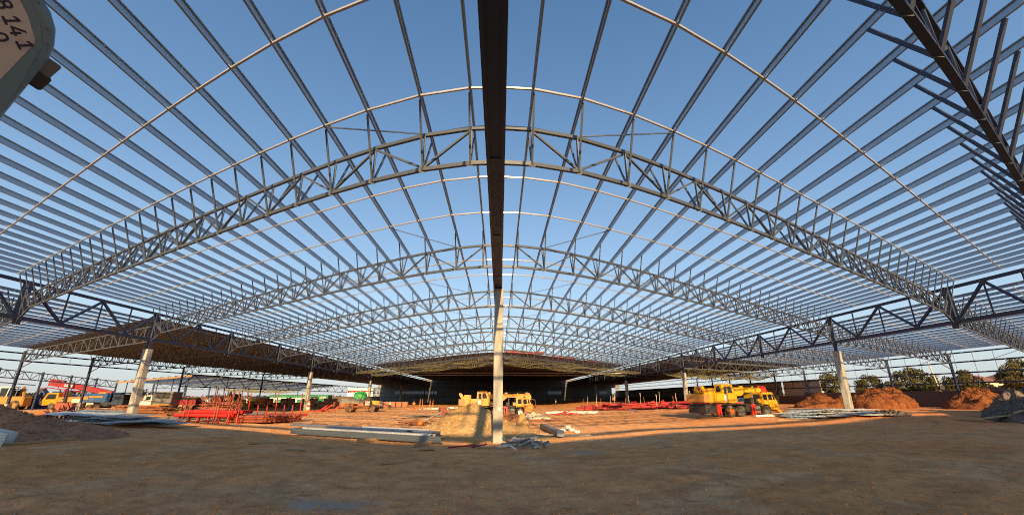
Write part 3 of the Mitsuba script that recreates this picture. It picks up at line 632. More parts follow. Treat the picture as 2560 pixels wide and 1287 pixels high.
    part(fc, 'windscreen', ply(prism([(6.19, 1.72), (6.24, 1.72), (5.97, 2.3), (5.92, 2.28)], -1.08, 0.9), 'glass'), M)
    part(fc, 'quarter_window', ply(prism([(5.85, 1.66), (6.16, 1.66), (5.92, 2.2), (5.85, 2.2)], -1.195, -1.15), 'glass'), M)
    part(fc, 'rear_panel', ply(cbox((0.02, 0.8, 0.8), 0.004), 'darkmetal'), M @ place(4.242, -0.6, 1.8))
    for x in (5.1, 5.78): part(fc, 'door_joint', ply(cbox((0.02, 0.012, 1.15), 0.004), 'darkmetal'), M @ place(x, -1.184, 1.75))
    part(fc, 'air_filter', ply(at(lathe_y([(0.001, -0.2), (0.2, -0.2), (0.2, 0.2), (0.001, 0.2)], 16), 4.05, -0.9, 1.55), paint), M)
    part(fc, 'mirror', ply(cat(tube([(6.1, -1.15, 2.1), (6.3, -1.4, 2.05)], 0.02, 5), at(cbox((0.04, 0.16, 0.3), 0.01), 6.3, -1.4, 1.95)), 'darkmetal'), M)
    part(fc, 'headlight', ply(at(trimesh.creation.icosphere(subdivisions=2, radius=0.1), 6.46, -0.85, 0.95), 'glass', True), M)
    part(t, 'bumper', ply(cat(prism([(6.45, 0.75), (6.7, 0.62), (7.05, 0.3), (6.9, 0.26), (6.5, 0.5)], -1.1, -0.6), at(cbox((0.12, 2.2, 0.2)), 6.5, 0, 0.6)), paint), M)
    return t
mobile_crane('yellow truck crane with red boom head parked right of the middle beside grey roof sheets', place(25.0, 50.6, gl(25, 50.6), math.radians(19), 1.1), 'yellow', 'red')
mobile_crane('amber truck crane parked half behind the sand heap and the central concrete column', place(-2.0, 59.6, gl(-2, 59), math.radians(3), 0.97), 'amber', 'amber', 'SFI', ('greymetal', 'greymetal', 'white'), True)
def big_crane(M):
    t = thing('truck_crane', 'long yellow truck crane with crimson telescopic boom standing at the far left', 'truck crane')
    part(t, 'chassis', ply(cat(at(cbox((14.2, 2.4, 0.5)), 0, 0, 1.15), at(cbox((13.5, 1.0, 0.4)), 0, 0, 0.85)), 'darkmetal'), M)
    for x in (4.9, 3.2, -1.8, -3.3, -4.8):
        for s in (-1, 1): wheel(t, M, x, s * 1.05, 0.66, 0.5, 'greymetal', s)
    part(t, 'side_deck', ply(cbox((4.6, 2.6, 1.0)), 'ochre'), M @ place(1.6, 0, 1.95))
    for x in (0.6, 2.6): part(t, 'deck_vent', ply(cbox((0.8, 0.02, 0.16), 0.005), 'darkmetal'), M @ place(x, 1.31, 2.05))
    c = part(t, 'driving_cab', ply(prism([(4.0, 0.9), (4.1, 1.1), (6.9, 0.75), (7.1, 1.2), (7.0, 1.9), (6.35, 3.2), (6.1, 3.32), (4.1, 3.32), (4.0, 3.2)], -1.25, 1.25), 'amber', 30), M)
    part(c, 'window', ply(prism([(4.4, 2.0), (6.5, 2.0), (6.05, 3.05), (4.4, 3.05)], 1.24, 1.27), 'glass'), M)
    part(c, 'windscreen', ply(prism([(6.98, 2.05), (7.04, 2.05), (6.5, 3.12), (6.44, 3.1)], -1.1, 1.1), 'glass'), M)
    part(c, 'headlight', ply(at(cbox((0.1, 0.4, 0.25)), 7.1, 0.85, 1.1), 'white'), M)
    u = part(t, 'operator_cab', ply(prism([(-5.6, 1.9), (-3.2, 1.9), (-3.5, 2.6), (-4.2, 3.4), (-5.4, 3.4), (-5.6, 3.3)], 0.4, 1.3), 'amber', 30), M)
    part(u, 'window', ply(prism([(-5.3, 2.5), (-3.75, 2.5), (-4.25, 3.2), (-5.3, 3.2)], 1.29, 1.32), 'glass'), M)
    part(t, 'counterweight', ply(cbox((1.8, 2.5, 1.1)), 'crimson'), M @ place(-7.3, 0, 2.1))
    part(t, 'turntable', ply(cbox((3.6, 2.2, 1.2)), 'darkmetal'), M @ place(-4.2, 0, 1.9))
    b = part(t, 'boom', ply(prism([(-6.4, 2.6), (-0.5, 3.7), (7.6, 4.75), (7.6, 5.75), (-0.5, 4.7), (-6.0, 3.6)], -0.45, 0.45), 'crimson'), M)
    part(b, 'boom_section', ply(prism([(4.6, 5.4), (7.7, 5.8), (7.7, 6.15), (4.6, 5.75)], -0.3, 0.3), 'crimson'), M)
    th_ = math.atan2(1.05, 8.1)
    m = meshkit.text_mesh('SANY', 0.5, 0.015, True); A = np.eye(4); A[:3, :3] = [[-1, 0, 0], [0, 0, 1], [0, 1, 0]]; A[:3, 3] = (4.3, 0.455, 4.62)
    part(b, 'lettering', ply(m, 'white'), M @ place(4.3, 0.455, 4.62, 0, 1, -th_) @ np.linalg.inv(place(4.3, 0.455, 4.62)) @ A)
    part(b, 'jib', ply(cat(tube([(-1, 0.6, 3.25), (7.4, 0.6, 4.35)], 0.1, 6), tube([(7.4, 0.6, 4.35), (8.6, 0.5, 3.95)], 0.12, 6), *[tube([(x, 0.6, 3.38 + 0.13 * x), (x, 0.5, 3.9 + 0.13 * x)], 0.08, 5) for x in (0.5, 2.4, 5.2)]), 'crimson'), M)
    part(t, 'boom_rest', ply(cat(at(cbox((0.3, 0.3, 1.6)), 3.6, 0.5, 3.3)), 'crimson'), M)
    part(t, 'hook_block', ply(cat(tube([(8.6, 0.5, 3.95), (9.3, 0.4, 3.0)], 0.09, 6), at(cbox((0.5, 0.4, 0.8)), 9.3, 0.4, 2.6)), 'darkmetal'), M)
big_crane(place(-88.0, 98.6, 0, math.pi, 1.0))
def tipper(label, M, body, cabm, name='tipper_truck'):
    t = thing(name, label, 'truck')
    part(t, 'chassis', ply(at(cbox((6.6, 0.9, 0.35)), 0, 0, 0.85), 'darkmetal'), M)
    for x in (-2.1, -0.85, 2.6):
        for s in (-1, 1): wheel(t, M, x, s * 0.98, 0.52, 0.42, 'rust', s)
    b = part(t, 'load_body', ply(prism([(-3.4, 1.35), (1.0, 1.35), (1.25, 2.75), (-3.6, 2.75)], -1.25, 1.25), body), M)
    for x in (-2.6, -1.4, -0.2): part(b, 'rib', ply(cbox((0.12, 2.56, 1.3), 0.02), body), M @ place(x, 0, 2.05))
    part(b, 'cab_guard', ply(cbox((1.9, 2.3, 0.16)), body), M @ place(1.9, 0, 2.82))
    part(b, 'side_board', ply(cat(at(cbox((2.2, 0.04, 0.3)), -1.2, -1.28, 2.2), at(cbox((0.9, 0.04, 0.5)), -2.9, -1.28, 2.0)), 'orange'), M)
    c = part(t, 'cab', ply(prism([(1.4, 0.9), (3.2, 0.9), (3.25, 1.7), (3.0, 2.6), (1.4, 2.6)], -1.15, 1.15), cabm), M)
    part(c, 'window', ply(cbox((0.8, 0.02, 0.6), 0.005), 'glass'), M @ place(2.3, -1.155, 2.1))
    part(c, 'windscreen', ply(prism([(3.22, 1.8), (3.26, 1.8), (3.06, 2.5), (3.0, 2.5)], -1, 1), 'glass'), M)
    return t
tipper('blue tipper truck with orange boards standing left of the leaning concrete column', place(-73.6, 88.0, 0, math.radians(0), 1.12), 'blue', 'navy')
def backhoe(label, M, b='yellow'):
    t = thing('backhoe_loader', label, 'digger')
    part(t, 'body', ply(cat(prism([(-1.2, 0.7), (1.9, 0.7), (2.0, 1.3), (0.5, 1.55), (-1.2, 1.3)], -0.5, 0.5)), b), M)
    part(t, 'bonnet', ply(prism([(0.4, 1.0), (2.1, 0.9), (2.05, 1.5), (0.4, 1.75)], -0.55, 0.55), b), M)
    c = part(t, 'cab', ply(cat(*[at(cbox((0.09, 0.09, 1.3), 0.01), x, y, 2.0) for x in (-0.9, 0.4) for y in (-0.6, 0.6)], at(cbox((1.6, 1.5, 0.12)), -0.25, 0, 2.7)), 'darkmetal'), M)
    part(c, 'window', ply(cbox((1.2, 1.15, 1.0)), 'glass'), M @ place(-0.25, 0, 2.05))
    for s in (-1, 1):
        wheel(t, M, -0.7, s * 0.85, 0.72, 0.45, b, s); wheel(t, M, 1.6, s * 0.8, 0.48, 0.32, b, s)
    part(t, 'loader_arm', ply(cat(tube([(0.6, -0.65, 1.5), (2.2, -0.65, 1.35), (2.9, -0.65, 0.6)], 0.09, 6), tube([(0.6, 0.65, 1.5), (2.2, 0.65, 1.35), (2.9, 0.65, 0.6)], 0.09, 6)), b), M)
    part(t, 'bucket', ply(prism([(2.8, 0.15), (3.7, 0.1), (3.6, 0.25), (3.0, 0.4), (2.95, 0.9), (2.8, 0.9)], -1.0, 1.0), b), M)
    part(t, 'rear_boom', ply(cat(prism([(-1.3, 1.0), (-1.05, 1.0), (-1.5, 3.1), (-1.75, 3.1)], -0.14, 0.14), prism([(-1.75, 3.1), (-1.5, 3.15), (-2.2, 1.3), (-2.4, 1.35)], -0.11, 0.11)), b), M)
    part(t, 'rear_bucket', ply(prism([(-2.5, 1.4), (-2.1, 1.3), (-1.8, 0.8), (-2.2, 0.5), (-2.3, 0.9)], -0.3, 0.3), 'darkmetal'), M)
backhoe('yellow backhoe loader with raised rear boom standing behind the red pipes at left', place(-64.8, 114, 0, math.radians(-12), 1.18))
backhoe('muddy yellow loader half hidden behind the brown heap at the far left edge', place(-100.5, 97, 0, math.radians(160), 1.45), 'ochre')
for i, (x, y, h, c) in enumerate(((-96.6, 101.5, 3.6, 'blue'), (-99.2, 101.0, 4.3, 'navy'), (-94.4, 103.0, 3.2, 'navy'))):
    one('tarpaulin', ply(prism([(-1.2, 0), (1.3, 0), (1.0, h * 0.75), (0.1, h), (-0.7, h * 0.8)], -0.9, 0.9), c), f'folded blue tarpaulin heap between the loader and the long crane, {ORD[i]} one', 'tarpaulin', M=place(x, y, 0, 0.3 * i))
k = thing('loader_cab', 'white framed cab of a muddy machine behind the brown heap', 'cab')
for u in (-0.9, 0.9):
    for v in (-0.8, 0.8): part(k, 'post', ply(cbox((0.14, 0.14, 2.2), 0.02), 'white'), place(-99.0 + u, 94.0 + v, 3.2, 0.1, 1, 0.12))
part(k, 'roof', ply(cbox((2.3, 2.1, 0.16), 0.03), 'white'), place(-98.9, 94.0, 4.35, 0.1)); part(k, 'window', ply(cbox((1.5, 1.3, 1.6), 0.03), 'glass'), place(-99, 94.0, 3.3, 0.1))
part(k, 'body', ply(cbox((5.6, 2.2, 1.9), 0.25), 'ochre'), place(-97.6, 94.0, 1.6, 0.1))
for u in (-2.0, 1.6): wheel(k, place(-97.6, 94.0, 0, 0.1), u, -1.1, 0.9, 0.6, 'ochre', -1)
def mixer(label, M, body, drum):
    t = thing('mixer_dumper', label, 'mixer')
    part(t, 'chassis', ply(cat(at(cbox((5.2, 1.9, 0.45)), 0, 0, 0.95), at(cbox((1.2, 1.8, 0.7)), 2.3, 0, 1.1)), body), M)
    for x in (-1.5, 1.6):
        for s in (-1, 1): wheel(t, M, x, s * 0.95, 0.55, 0.42, body, s)
    m = trimesh.creation.icosphere(subdivisions=3); m.apply_scale((1.35, 0.95, 0.72))
    part(t, 'drum', ply(at(m, 0.4, 0, 1.75), drum, True), M)
    part(t, 'canopy', ply(cat(at(cbox((2.6, 1.7, 0.5)), -0.3, 0, 2.45), at(cbox((0.9, 1.5, 0.4)), 1.6, 0, 2.45)), 'cream'), M)
    part(t, 'loading_arm', ply(cat(tube([(-1.6, 0, 1.2), (-2.9, 0, 1.7), (-3.6, 0, 0.8)], 0.1, 6), prism([(-3.9, 0.4), (-3.3, 0.35), (-3.2, 0.9), (-3.9, 1.0)], -0.8, 0.8)), body), M)
mixer('yellow mixer dumper with orange drum and cream canopy behind the red scaffold props', place(-61.5, 100.5, 0, math.radians(0), 1.05), 'ochre', 'orange')
mixer('orange mixer machine with pale hood in front of the green building', place(-59.6, 116, 0, math.radians(180), 1.0), 'orange', 'orange')
def tank_truck(M):
    t = thing('water_truck', 'old flatbed truck with yellow bonnet carrying a bright green water tank', 'truck')
    part(t, 'chassis', ply(at(cbox((6.4, 0.9, 0.3)), 0, 0, 0.95), 'rust'), M)
    for x in (-1.9, 2.1):
        for s in (-1, 1): wheel(t, M, x, s * 0.98, 0.56, 0.4, 'rust', s)
    part(t, 'rear_tank_frame', ply(cbox((1.5, 1.9, 1.0)), 'rust'), M @ place(-2.0, 0, 0.85))
    bd = part(t, 'flatbed', ply(cbox((4.0, 2.3, 0.14)), 'ochre'), M @ place(-1.5, 0, 1.45))
    for i in range(3): part(bd, 'side_board', ply(cbox((1.28, 0.06, 0.75), 0.02), 'greymetal'), M @ place(-2.8 + 1.32 * i, -1.12, 1.92))
    m = trimesh.creation.icosphere(subdivisions=3); v = m.vertices; m.vertices = np.sign(v) * np.abs(v) ** 0.75 * [1.1, 0.85, 0.78]
    tk = part(t, 'water_tank', ply(at(m, -0.5, 0, 2.65), 'green', True), M)
    part(tk, 'filler_neck', ply(at(trimesh.creation.cylinder(0.22, 0.3, sections=16), -0.5, 0, 3.5), 'green'), M)
    c = part(t, 'cab', ply(prism([(0.8, 1.2), (2.0, 1.2), (1.95, 2.0), (1.75, 2.6), (0.9, 2.6), (0.8, 2.5)], -1.0, 1.0), 'darkmetal'), M)
    part(c, 'door', ply(cbox((0.8, 0.03, 0.6), 0.01), 'cream'), M @ place(1.2, -1.01, 1.5))
    part(t, 'bonnet', ply(prism([(1.95, 1.25), (3.2, 1.2), (3.25, 1.6), (3.0, 1.85), (1.95, 1.95)], -0.85, 0.85), 'yellow', 40), M)
    part(t, 'bumper', ply(cbox((0.15, 2.2, 0.3)), 'darkmetal'), M @ place(3.35, 0, 0.75))
    part(t, 'grille', ply(cbox((0.1, 1.4, 0.4)), 'white'), M @ place(3.24, 0, 1.2))
    part(t, 'mudguard', ply(at(lathe_y([(0.72, -1.0), (0.72, -0.7)], 20), 2.1, 0, 0.56), 'darkmetal'), M)
tank_truck(place(-23.9, 80.5, gl(-24, 80), math.radians(-2), 1.0))
def bin_truck(M):
    t = thing('bin_truck', 'white truck with a grey open bin at its rear, parked behind the rusty bars', 'truck')
    c = part(t, 'cab', ply(prism([(-3.6, 0.7), (-1.6, 0.7), (-1.6, 2.6), (-2.9, 2.6), (-3.1, 1.7), (-3.6, 1.5)], -1.05, 1.05), 'white', 30), M)
    part(c, 'window', ply(cbox((0.8, 0.02, 0.6), 0.005), 'glass'), M @ place(-2.2, -1.055, 2.1))
    b = part(t, 'bin', ply(cat(prism([(-1.4, 0.9), (1.9, 0.9), (2.1, 3.2), (-1.4, 3.2)], -1.2, 1.2)), 'greymetal'), M)
    part(b, 'opening_shade', ply(cbox((2.4, 0.03, 1.0), 0.01), 'darkmetal'), M @ place(0.35, -1.206, 2.55))  # dark plate painted in for the shade inside the bin
    part(b, 'yellow_rail', ply(cbox((3.0, 0.05, 0.16), 0.01), 'yellow'), M @ place(0.3, -1.22, 1.0))
    for x in (-2.6, 0.9):
        for s in (-1, 1): wheel(t, M, x, s * 0.95, 0.48, 0.35, 'rust', s)
    part(t, 'chassis', ply(at(cbox((5.4, 0.9, 0.3)), -0.6, 0, 0.7), 'darkmetal'), M)
bin_truck(place(-62.9, 87.5, 0, math.radians(0), 1.05))
def trailer(M):
    t = thing('low_trailer', 'dark red trailer standing right of the white bin truck', 'trailer')
    part(t, 'bed', ply(cat(at(cbox((3.6, 2.0, 0.2)), 0, 0, 1.0), at(cbox((3.6, 0.08, 0.9)), 0, -1.0, 1.5), at(cbox((3.6, 0.08, 0.9)), 0, 1.0, 1.5)), 'crimson'), M)
    part(t, 'load', ply(cbox((3.2, 1.7, 0.9), 0.2), 'darkmetal'), M @ place(0, 0, 1.9))
    for x in (-0.9, 0.5):
        for s in (-1, 1): wheel(t, M, x, s * 0.85, 0.42, 0.3, 'rust', s)
trailer(place(-59.6, 89.5, 0, 0, 1.0))

# ------------------------------------------------------------------ heaps of earth and sand
def heap(name, label, cx, cy, rx, ry, h, b, seed, rot=0.0, flat=0.0, rough=0.18, catg='heap', steep=0.75, n=200, z0=None, stones=0):
    a = np.linspace(0, 2 * np.pi, n, endpoint=False); r = np.linspace(0, 1, 100) ** 0.8
    A, Rr = np.meshgrid(a, r); X, Y = np.cos(A) * Rr, np.sin(A) * Rr
    edge = 1 + 0.28 * (meshkit.fbm(np.stack([np.cos(A) * 1.3 + seed, np.sin(A) * 1.3, A * 0], -1), 3, seed) - 0.5)
    q = np.clip(Rr, flat, 1); q = (q - flat) / (1 - flat)
    prof = (1 - q) ** steep * (1 - 0.18 * np.sin(np.pi * q))
    prof = prof - 0.10 * np.exp(-(q / 0.18) ** 2)
    px, py = X * rx * edge, Y * ry * edge
    nz = meshkit.fbm(np.stack([px * 0.55, py * 0.55, px * 0 + seed], -1), 5, seed) - 0.5
    fine = meshkit.fbm(np.stack([px * 2.4, py * 2.4, px * 0 + seed], -1), 5, seed + 3) - 0.5
    z = h * prof * (1 + rough * 3 * nz) + h * rough * (nz * 0.9 + fine * 0.75) * np.minimum(1, 5 * (1 - Rr))
    c, s = math.cos(rot), math.sin(rot); gx_, gy_ = cx + c * px - s * py, cy + s * px + c * py
    z = z + (gz(gx_, gy_) if z0 is None else z0) - 0.10 - 0.25 * (Rr > 0.985)
    m, k = A.shape; ii, jj = np.meshgrid(np.arange(m - 1), np.arange(k), indexing='ij'); j2 = (jj + 1) % k
    f = np.stack([ii * k + jj, (ii + 1) * k + jj, (ii + 1) * k + j2, ii * k + j2], -1).reshape(-1, 4)
    key = one(name, ply((np.stack([gx_, gy_, z], -1).reshape(-1, 3), f), b, True), label, catg)
    if stones:
        g = np.random.default_rng(seed); base = trimesh.creation.icosphere(subdivisions=0)
        a_, b_ = g.integers(0, m, stones), g.integers(0, k, stones); s = g.uniform(0.25, 1, (stones, 1, 1)) ** 2 * 0.09 * max(1.0, rx / 6)
        v = np.stack([gx_[a_, b_], gy_[a_, b_], z[a_, b_]], -1)[:, None] + base.vertices[None] * s * g.uniform(0.6, 1.2, (stones, 12, 1)) + g.normal(0, 0.03, (stones, 1, 3))
        part(key, 'loose_stones', ply((v.reshape(-1, 3), (base.faces[None] + 12 * np.arange(stones)[:, None, None]).reshape(-1, 3)), b), kind='stuff')
    return key
heap('earth_heap', 'large brown gravelly earth heap at the left edge in the foreground', -30.2, 27.2, 7.2, 5.8, 1.95, 'brownheap', 3, 0.4, 0.12, 0.22, stones=5000)
heap('sand_heap', 'sunlit yellow sand heap behind the left of the central concrete column', -1.8, 31.4, 3.7, 3.0, 2.1, 'sandheap', 8, 0.1, 0.10, 0.14, stones=1200)
heap('sand_heap', 'small low sand mound just right of the central concrete column', 1.0, 31.8, 1.9, 1.6, 0.75, 'sandheap', 12, 0.0, 0.1, 0.12)
heap('sand_bank', 'low trodden sand bank around the foot of the central column', -0.6, 28.6, 4.4, 1.4, 0.42, 'sandheap', 15, 0.0, 0.45, 0.2)
heap('earth_heap', 'dark reddish clod heap left of the right leaning column', 49.8, 69.8, 4.6, 3.0, 1.75, 'redheap', 21, 0.5, 0.35, 0.34, steep=0.5, stones=1500)
heap('earth_heap', 'small rust red clod heap at the foot of the brick dado', 47.8, 70.0, 1.7, 1.2, 0.95, 'redheap', 24, 0.2, 0.2, 0.3)
heap('earth_heap', 'low orange earth ridge behind the foot of the right leaning column', 55.2, 70.6, 4.6, 2.6, 1.7, 'redheap', 26, 0.3, 0.3, 0.26, stones=900)
heap('earth_heap', 'tall orange earth bank with a cut face behind the right leaning column', 60.8, 70.5, 10.6, 4.2, 2.95, 'redheap', 27, 0.72, 0.42, 0.2, steep=0.42, stones=2500)
heap('earth_heap', 'orange earth heap with straw against the brick dado at far right', 68.4, 62.8, 7.4, 4.4, 2.45, 'redheap', 31, 0.8, 0.25, 0.26, steep=0.6, stones=2000)
heap('earth_heap', 'low orange earth heap near the right edge in front of the houses', 71.0, 57.0, 6.0, 3.0, 2.3, 'redheap', 33, 0.9, 0.3, 0.24)
heap('rubble_heap', 'dark grey rubble heap at the right edge in the shade', 55.2, 41.0, 10.2, 6.6, 5.6, 'greyheap', 37, 0.3, 0.15, 0.22, stones=5000)
k = thing('planks', 'curved dark board lying against the grey rubble heap at right', 'board')
part(k, 'board', ply(sweep([(43.6, 42.6, 0.42), (45.0, 41.6, 0.48), (46.3, 40.9, 0.72), (47.6, 40.2, 1.25)], 1.1, 0.06), 'wood'))
heap('earth_heap', 'small rounded lump of clay standing right of the central column', 1.85, 36.3, 0.55, 0.45, 1.25, 'sandheap', 41, 0, 0.3, 0.2, steep=0.4, n=60)

# ------------------------------------------------------------------ people
def person(x, y, label, shirt, trousers, hat=None, rot=0.0, stride=0.12, arm=0.12, s=1.0):
    import manifold3d as m3
    t = thing('person', label, 'person')
    M = place(x, y, gl(x, y), rot, s)
    def chain(pts, grow=0.0, res=0.05):
        out = m3.Manifold()
        for (p, r), (q, u) in pts:
            a = m3.Manifold.sphere(r + grow, 12).translate(p); b = m3.Manifold.sphere(u + grow, 12).translate(q)
            out = out + m3.Manifold.batch_hull([a, b])
        return out
    pel, chest, neck, head = (0, 0, 0.95), (0, 0, 1.32), (0, -0.01, 1.50), (0, -0.02, 1.63)
    legs = lambda sg: [(((sg * 0.09, 0, 0.92), 0.085), ((sg * 0.10, sg * stride * 0.5 - 0.02, 0.50), 0.062)), (((sg * 0.10, sg * stride * 0.5 - 0.02, 0.50), 0.06), ((sg * 0.10, sg * stride, 0.09), 0.042))]
    arms = lambda sg: [(((sg * 0.19, 0, 1.41), 0.055), ((sg * (0.22 + arm * 0.3), 0.02, 1.13), 0.043)), (((sg * (0.22 + arm * 0.3), 0.02, 1.13), 0.042), ((sg * (0.23 + arm * 0.2), -0.07, 0.89), 0.03))]
    torso = [((pel, 0.13), (chest, 0.14)), (((-0.15, 0, 1.38), 0.075), ((0.15, 0, 1.38), 0.075)), (((-0.06, 0, 0.95), 0.11), ((0.06, 0, 0.95), 0.11))]
    hd = [((neck, 0.055), (head, 0.06)), (((0, -0.02, 1.64), 0.082), ((0, -0.015, 1.69), 0.088)), (((0, -0.04, 1.58), 0.05), ((0, -0.02, 1.66), 0.075)), (((0, -0.11, 1.62), 0.012), ((0, -0.10, 1.66), 0.010)),
          (((-0.088, 0, 1.62), 0.014), ((-0.088, 0, 1.66), 0.014)), (((0.088, 0, 1.62), 0.014), ((0.088, 0, 1.66), 0.014))]
    feet = [(((sg * 0.10, sg * stride + 0.02, 0.05), 0.042), ((sg * 0.11, sg * stride - 0.15, 0.035), 0.033)) for sg in (-1, 1)]
    hands = []
    for sg in (-1, 1):
        wx, wy, wz = sg * (0.23 + arm * 0.2), -0.07, 0.89
        hands += [(((wx, wy, wz), 0.028), ((wx, wy - 0.02, wz - 0.09), 0.03))]
        for i, L in enumerate((0.07, 0.085, 0.08, 0.06)):
            fx = wx + (i - 1.5) * 0.006 * 0; fy = wy - 0.05 + i * 0.02
            hands += [(((fx, fy, wz - 0.10), 0.009), ((fx - sg * 0.006, fy - 0.004, wz - 0.10 - L * 0.6), 0.008)), (((fx - sg * 0.006, fy - 0.004, wz - 0.10 - L * 0.6), 0.008), ((fx - sg * 0.024, fy - 0.006, wz - 0.10 - L), 0.007))]
        hands += [(((wx, wy - 0.03, wz - 0.04), 0.011), ((wx - sg * 0.01, wy - 0.075, wz - 0.09), 0.009))]
    body = chain(torso + hd + legs(-1) + legs(1) + arms(-1) + arms(1) + feet + hands)
    part(t, 'body', ply(body, 'skin', 50), M)
    part(t, 'shirt', ply(chain(torso[:2] + [arms(-1)[0], arms(1)[0]] + ([arms(-1)[1], arms(1)[1]] if shirt == trousers else []), 0.014), shirt, 50), M)
    part(t, 'trousers', ply(chain([torso[2]] + legs(-1) + legs(1), 0.016), trousers, 50), M)
    part(t, 'shoes', ply(chain(feet, 0.008), 'darkmetal', 50), M)
    part(t, 'helmet' if hat else 'hair', ply((m3.Manifold.sphere(0.108, 20).translate((0, -0.008, 1.685)) - m3.Manifold.cube((0.4, 0.4, 0.4)).translate((-0.2, -0.2, 1.29))), hat or 'hair', 50), M)
    for sg in (-1, 1): part(t, 'eye', ply(at(trimesh.creation.icosphere(subdivisions=1, radius=0.011), sg * 0.033, -0.094, 1.655), 'hair'), M)
    part(t, 'mouth', ply(at(cbox((0.05, 0.012, 0.012), 0.003), 0, -0.088, 1.585), 'roofred'), M)
person(-24.2, 90.5, 'person in blue overalls standing right of the old water truck, nearer of two', 'workblue', 'workblue', None, 0.3, 0.15, s=1.02)
person(-24.9, 91.6, 'person in blue overalls standing behind the other one near the water truck', 'workblue', 'workblue', None, 2.0, 0.1)
person(-24.6, 103.5, 'person in a white shirt and dark trousers in front of the dark hall', 'white', 'darkmetal', None, 2.4, 0.1)
person(-18.1, 97.5, 'person in an orange vest standing near the upright red props', 'hivis', 'oxide', None, 0.5, 0.1, s=0.95)
person(16.3, 131.0, 'person in a pale shirt and blue trousers walking alone in front of the dark hall', 'cream', 'workblue', 'white', 1.4, 0.28)

# ------------------------------------------------------------------ stacked and scattered building material
def rest(x, y, dz=0.0): return gl(x, y) + dz
# galvanised channels beside the foundation
def ctroll(L, w=0.34, f=0.12, th=0.012):
    q = math.copysign(th, f)
    return prism([(0, 0), (f, 0), (f, th), (q, th), (q, w - th), (f, w - th), (f, w), (0, w)], 0, L)
def flat_channel(L, w=0.42, h=0.13, th=0.014):
    return prism([(0, 0), (0, h), (w, h), (w, 0), (w - th, 0), (w - th, h - th), (th, h - th), (th, 0)], 0, L)
cs = [((-13.6, 30.7), (-2.95, 23.9), 'up', 'front, largest one'), ((-12.6, 31.0), (-3.4, 25.0), 'flat', 'second from the front'), ((-11.0, 30.9), (-5.0, 26.9), 'flat', 'third from the front'), ((-9.0, 30.6), (-3.6, 26.9), 'flat', 'fourth from the front'),
      ((-12.6, 34.0), (-3.5, 27.9), 'up', 'fifth from the front'), ((-9.5, 33.6), (-4.2, 29.9), 'flat', 'rear one'), ((-15.9, 36.6), (-8.0, 30.9), 'flat', 'one sticking out at the left end')]
for i, (a, b, how, w) in enumerate(cs):
    d = np.subtract(b, a); L = float(np.hypot(*d))
    m = ctroll(L, 0.31 if i == 0 else 0.22, -0.16) if how == 'up' else flat_channel(L)
    z = 0.12 + (0.0, 0.24, 0.34, 0.26, 0.16, 0.14, 0.18)[i]
    one('steel_channel', ply(m, ('galvshade', 'palesheet', 'galvsheet', 'palesheet', 'galvshade', 'palesheet', 'galvsheet')[i]), f'long galvanised channel left of the central column, {w}', 'steel channel', 'channels in the stack by the foundation', M=place(a[0], a[1], z + min(gl(*a), gl(*b)), math.atan2(d[1], d[0]) - math.pi / 2))  # shaded webs and lit tops are told apart by material tone
for a, b, w in (((-7.6, 25.4), (-5.9, 28.2), 'left'), ((-4.0, 22.6), (-3.3, 25.2), 'right')):
    one('bearer', bar((a[0], a[1], rest(*a, 0.07)), (b[0], b[1], rest(*b, 0.09)), 0.16, 0.14, 'wood'), f'round wooden bearer sticking out under the {w} end of the channel stack', 'timber')
# loose wood on the foreground
for (x, y, L, ang, w) in ((-4.0, 17.4, 0.55, 0.1, 'lying alone in the foreground left of the middle'), (-9.3, 21.8, 0.75, 0.25, 'lying left below the channel stack'), (-8.0, 22.9, 0.8, -0.1, 'lying just below the channel stack'), (-3.3, 21.6, 0.7, 0.2, 'lying beside the right bearer'),
                          (-12.4, 25.6, 1.9, 0.5, 'long one lying far left below the channel stack'), (40.2, 41.3, 1.5, 0.7, 'lying in the shade near the right heap'), (-0.5, 22.4, 1.0, 0.1, 'lying left of the metal offcuts')):
    one('plank', ply(cbox((L, 0.24, 0.07), 0.015), 'wood'), f'weathered piece of plank {w}', 'plank', M=place(x, y, rest(x, y, 0.04), ang, 1, 0.03))
for (a, b, w) in (((-2.4, 22.2), (-1.1, 22.9), 'left'), ((-1.3, 22.6), (-0.6, 23.2), 'right')):
    one('red_pipe', ply(tube([(a[0], a[1], rest(*a, 0.05)), (b[0], b[1], rest(*b, 0.12))], 0.035, 8), 'crimson'), f'thin red pipe lying in the shade before the central column, {w} one', 'pipe')
# metal offcuts in front of the column
g_ = 'metal offcuts in front of the central column'
for i in range(44):
    x, y = 1.35 + RNG.uniform(-0.95, 0.95), 22.8 + RNG.uniform(-0.45, 0.45); L = RNG.uniform(0.35, 0.8); q = max(0.0, 1 - abs(x - 1.35) / 1.0)
    m = ctroll(L, RNG.uniform(0.07, 0.12), 0.05, 0.01)
    one('metal_offcut', ply(m, ('palesheet', 'galvsheet', 'white', 'palesheet', 'greymetal')[i % 5]), 'short galvanised channel offcut in the loose pile before the central column', 'metal offcut', g_, M=place(x, y, rest(x, y, 0.05 + 0.30 * q * RNG.uniform(0, 1)), RNG.uniform(0, 6.28), 1, RNG.normal(0, 0.15), RNG.normal(0, 0.22)))
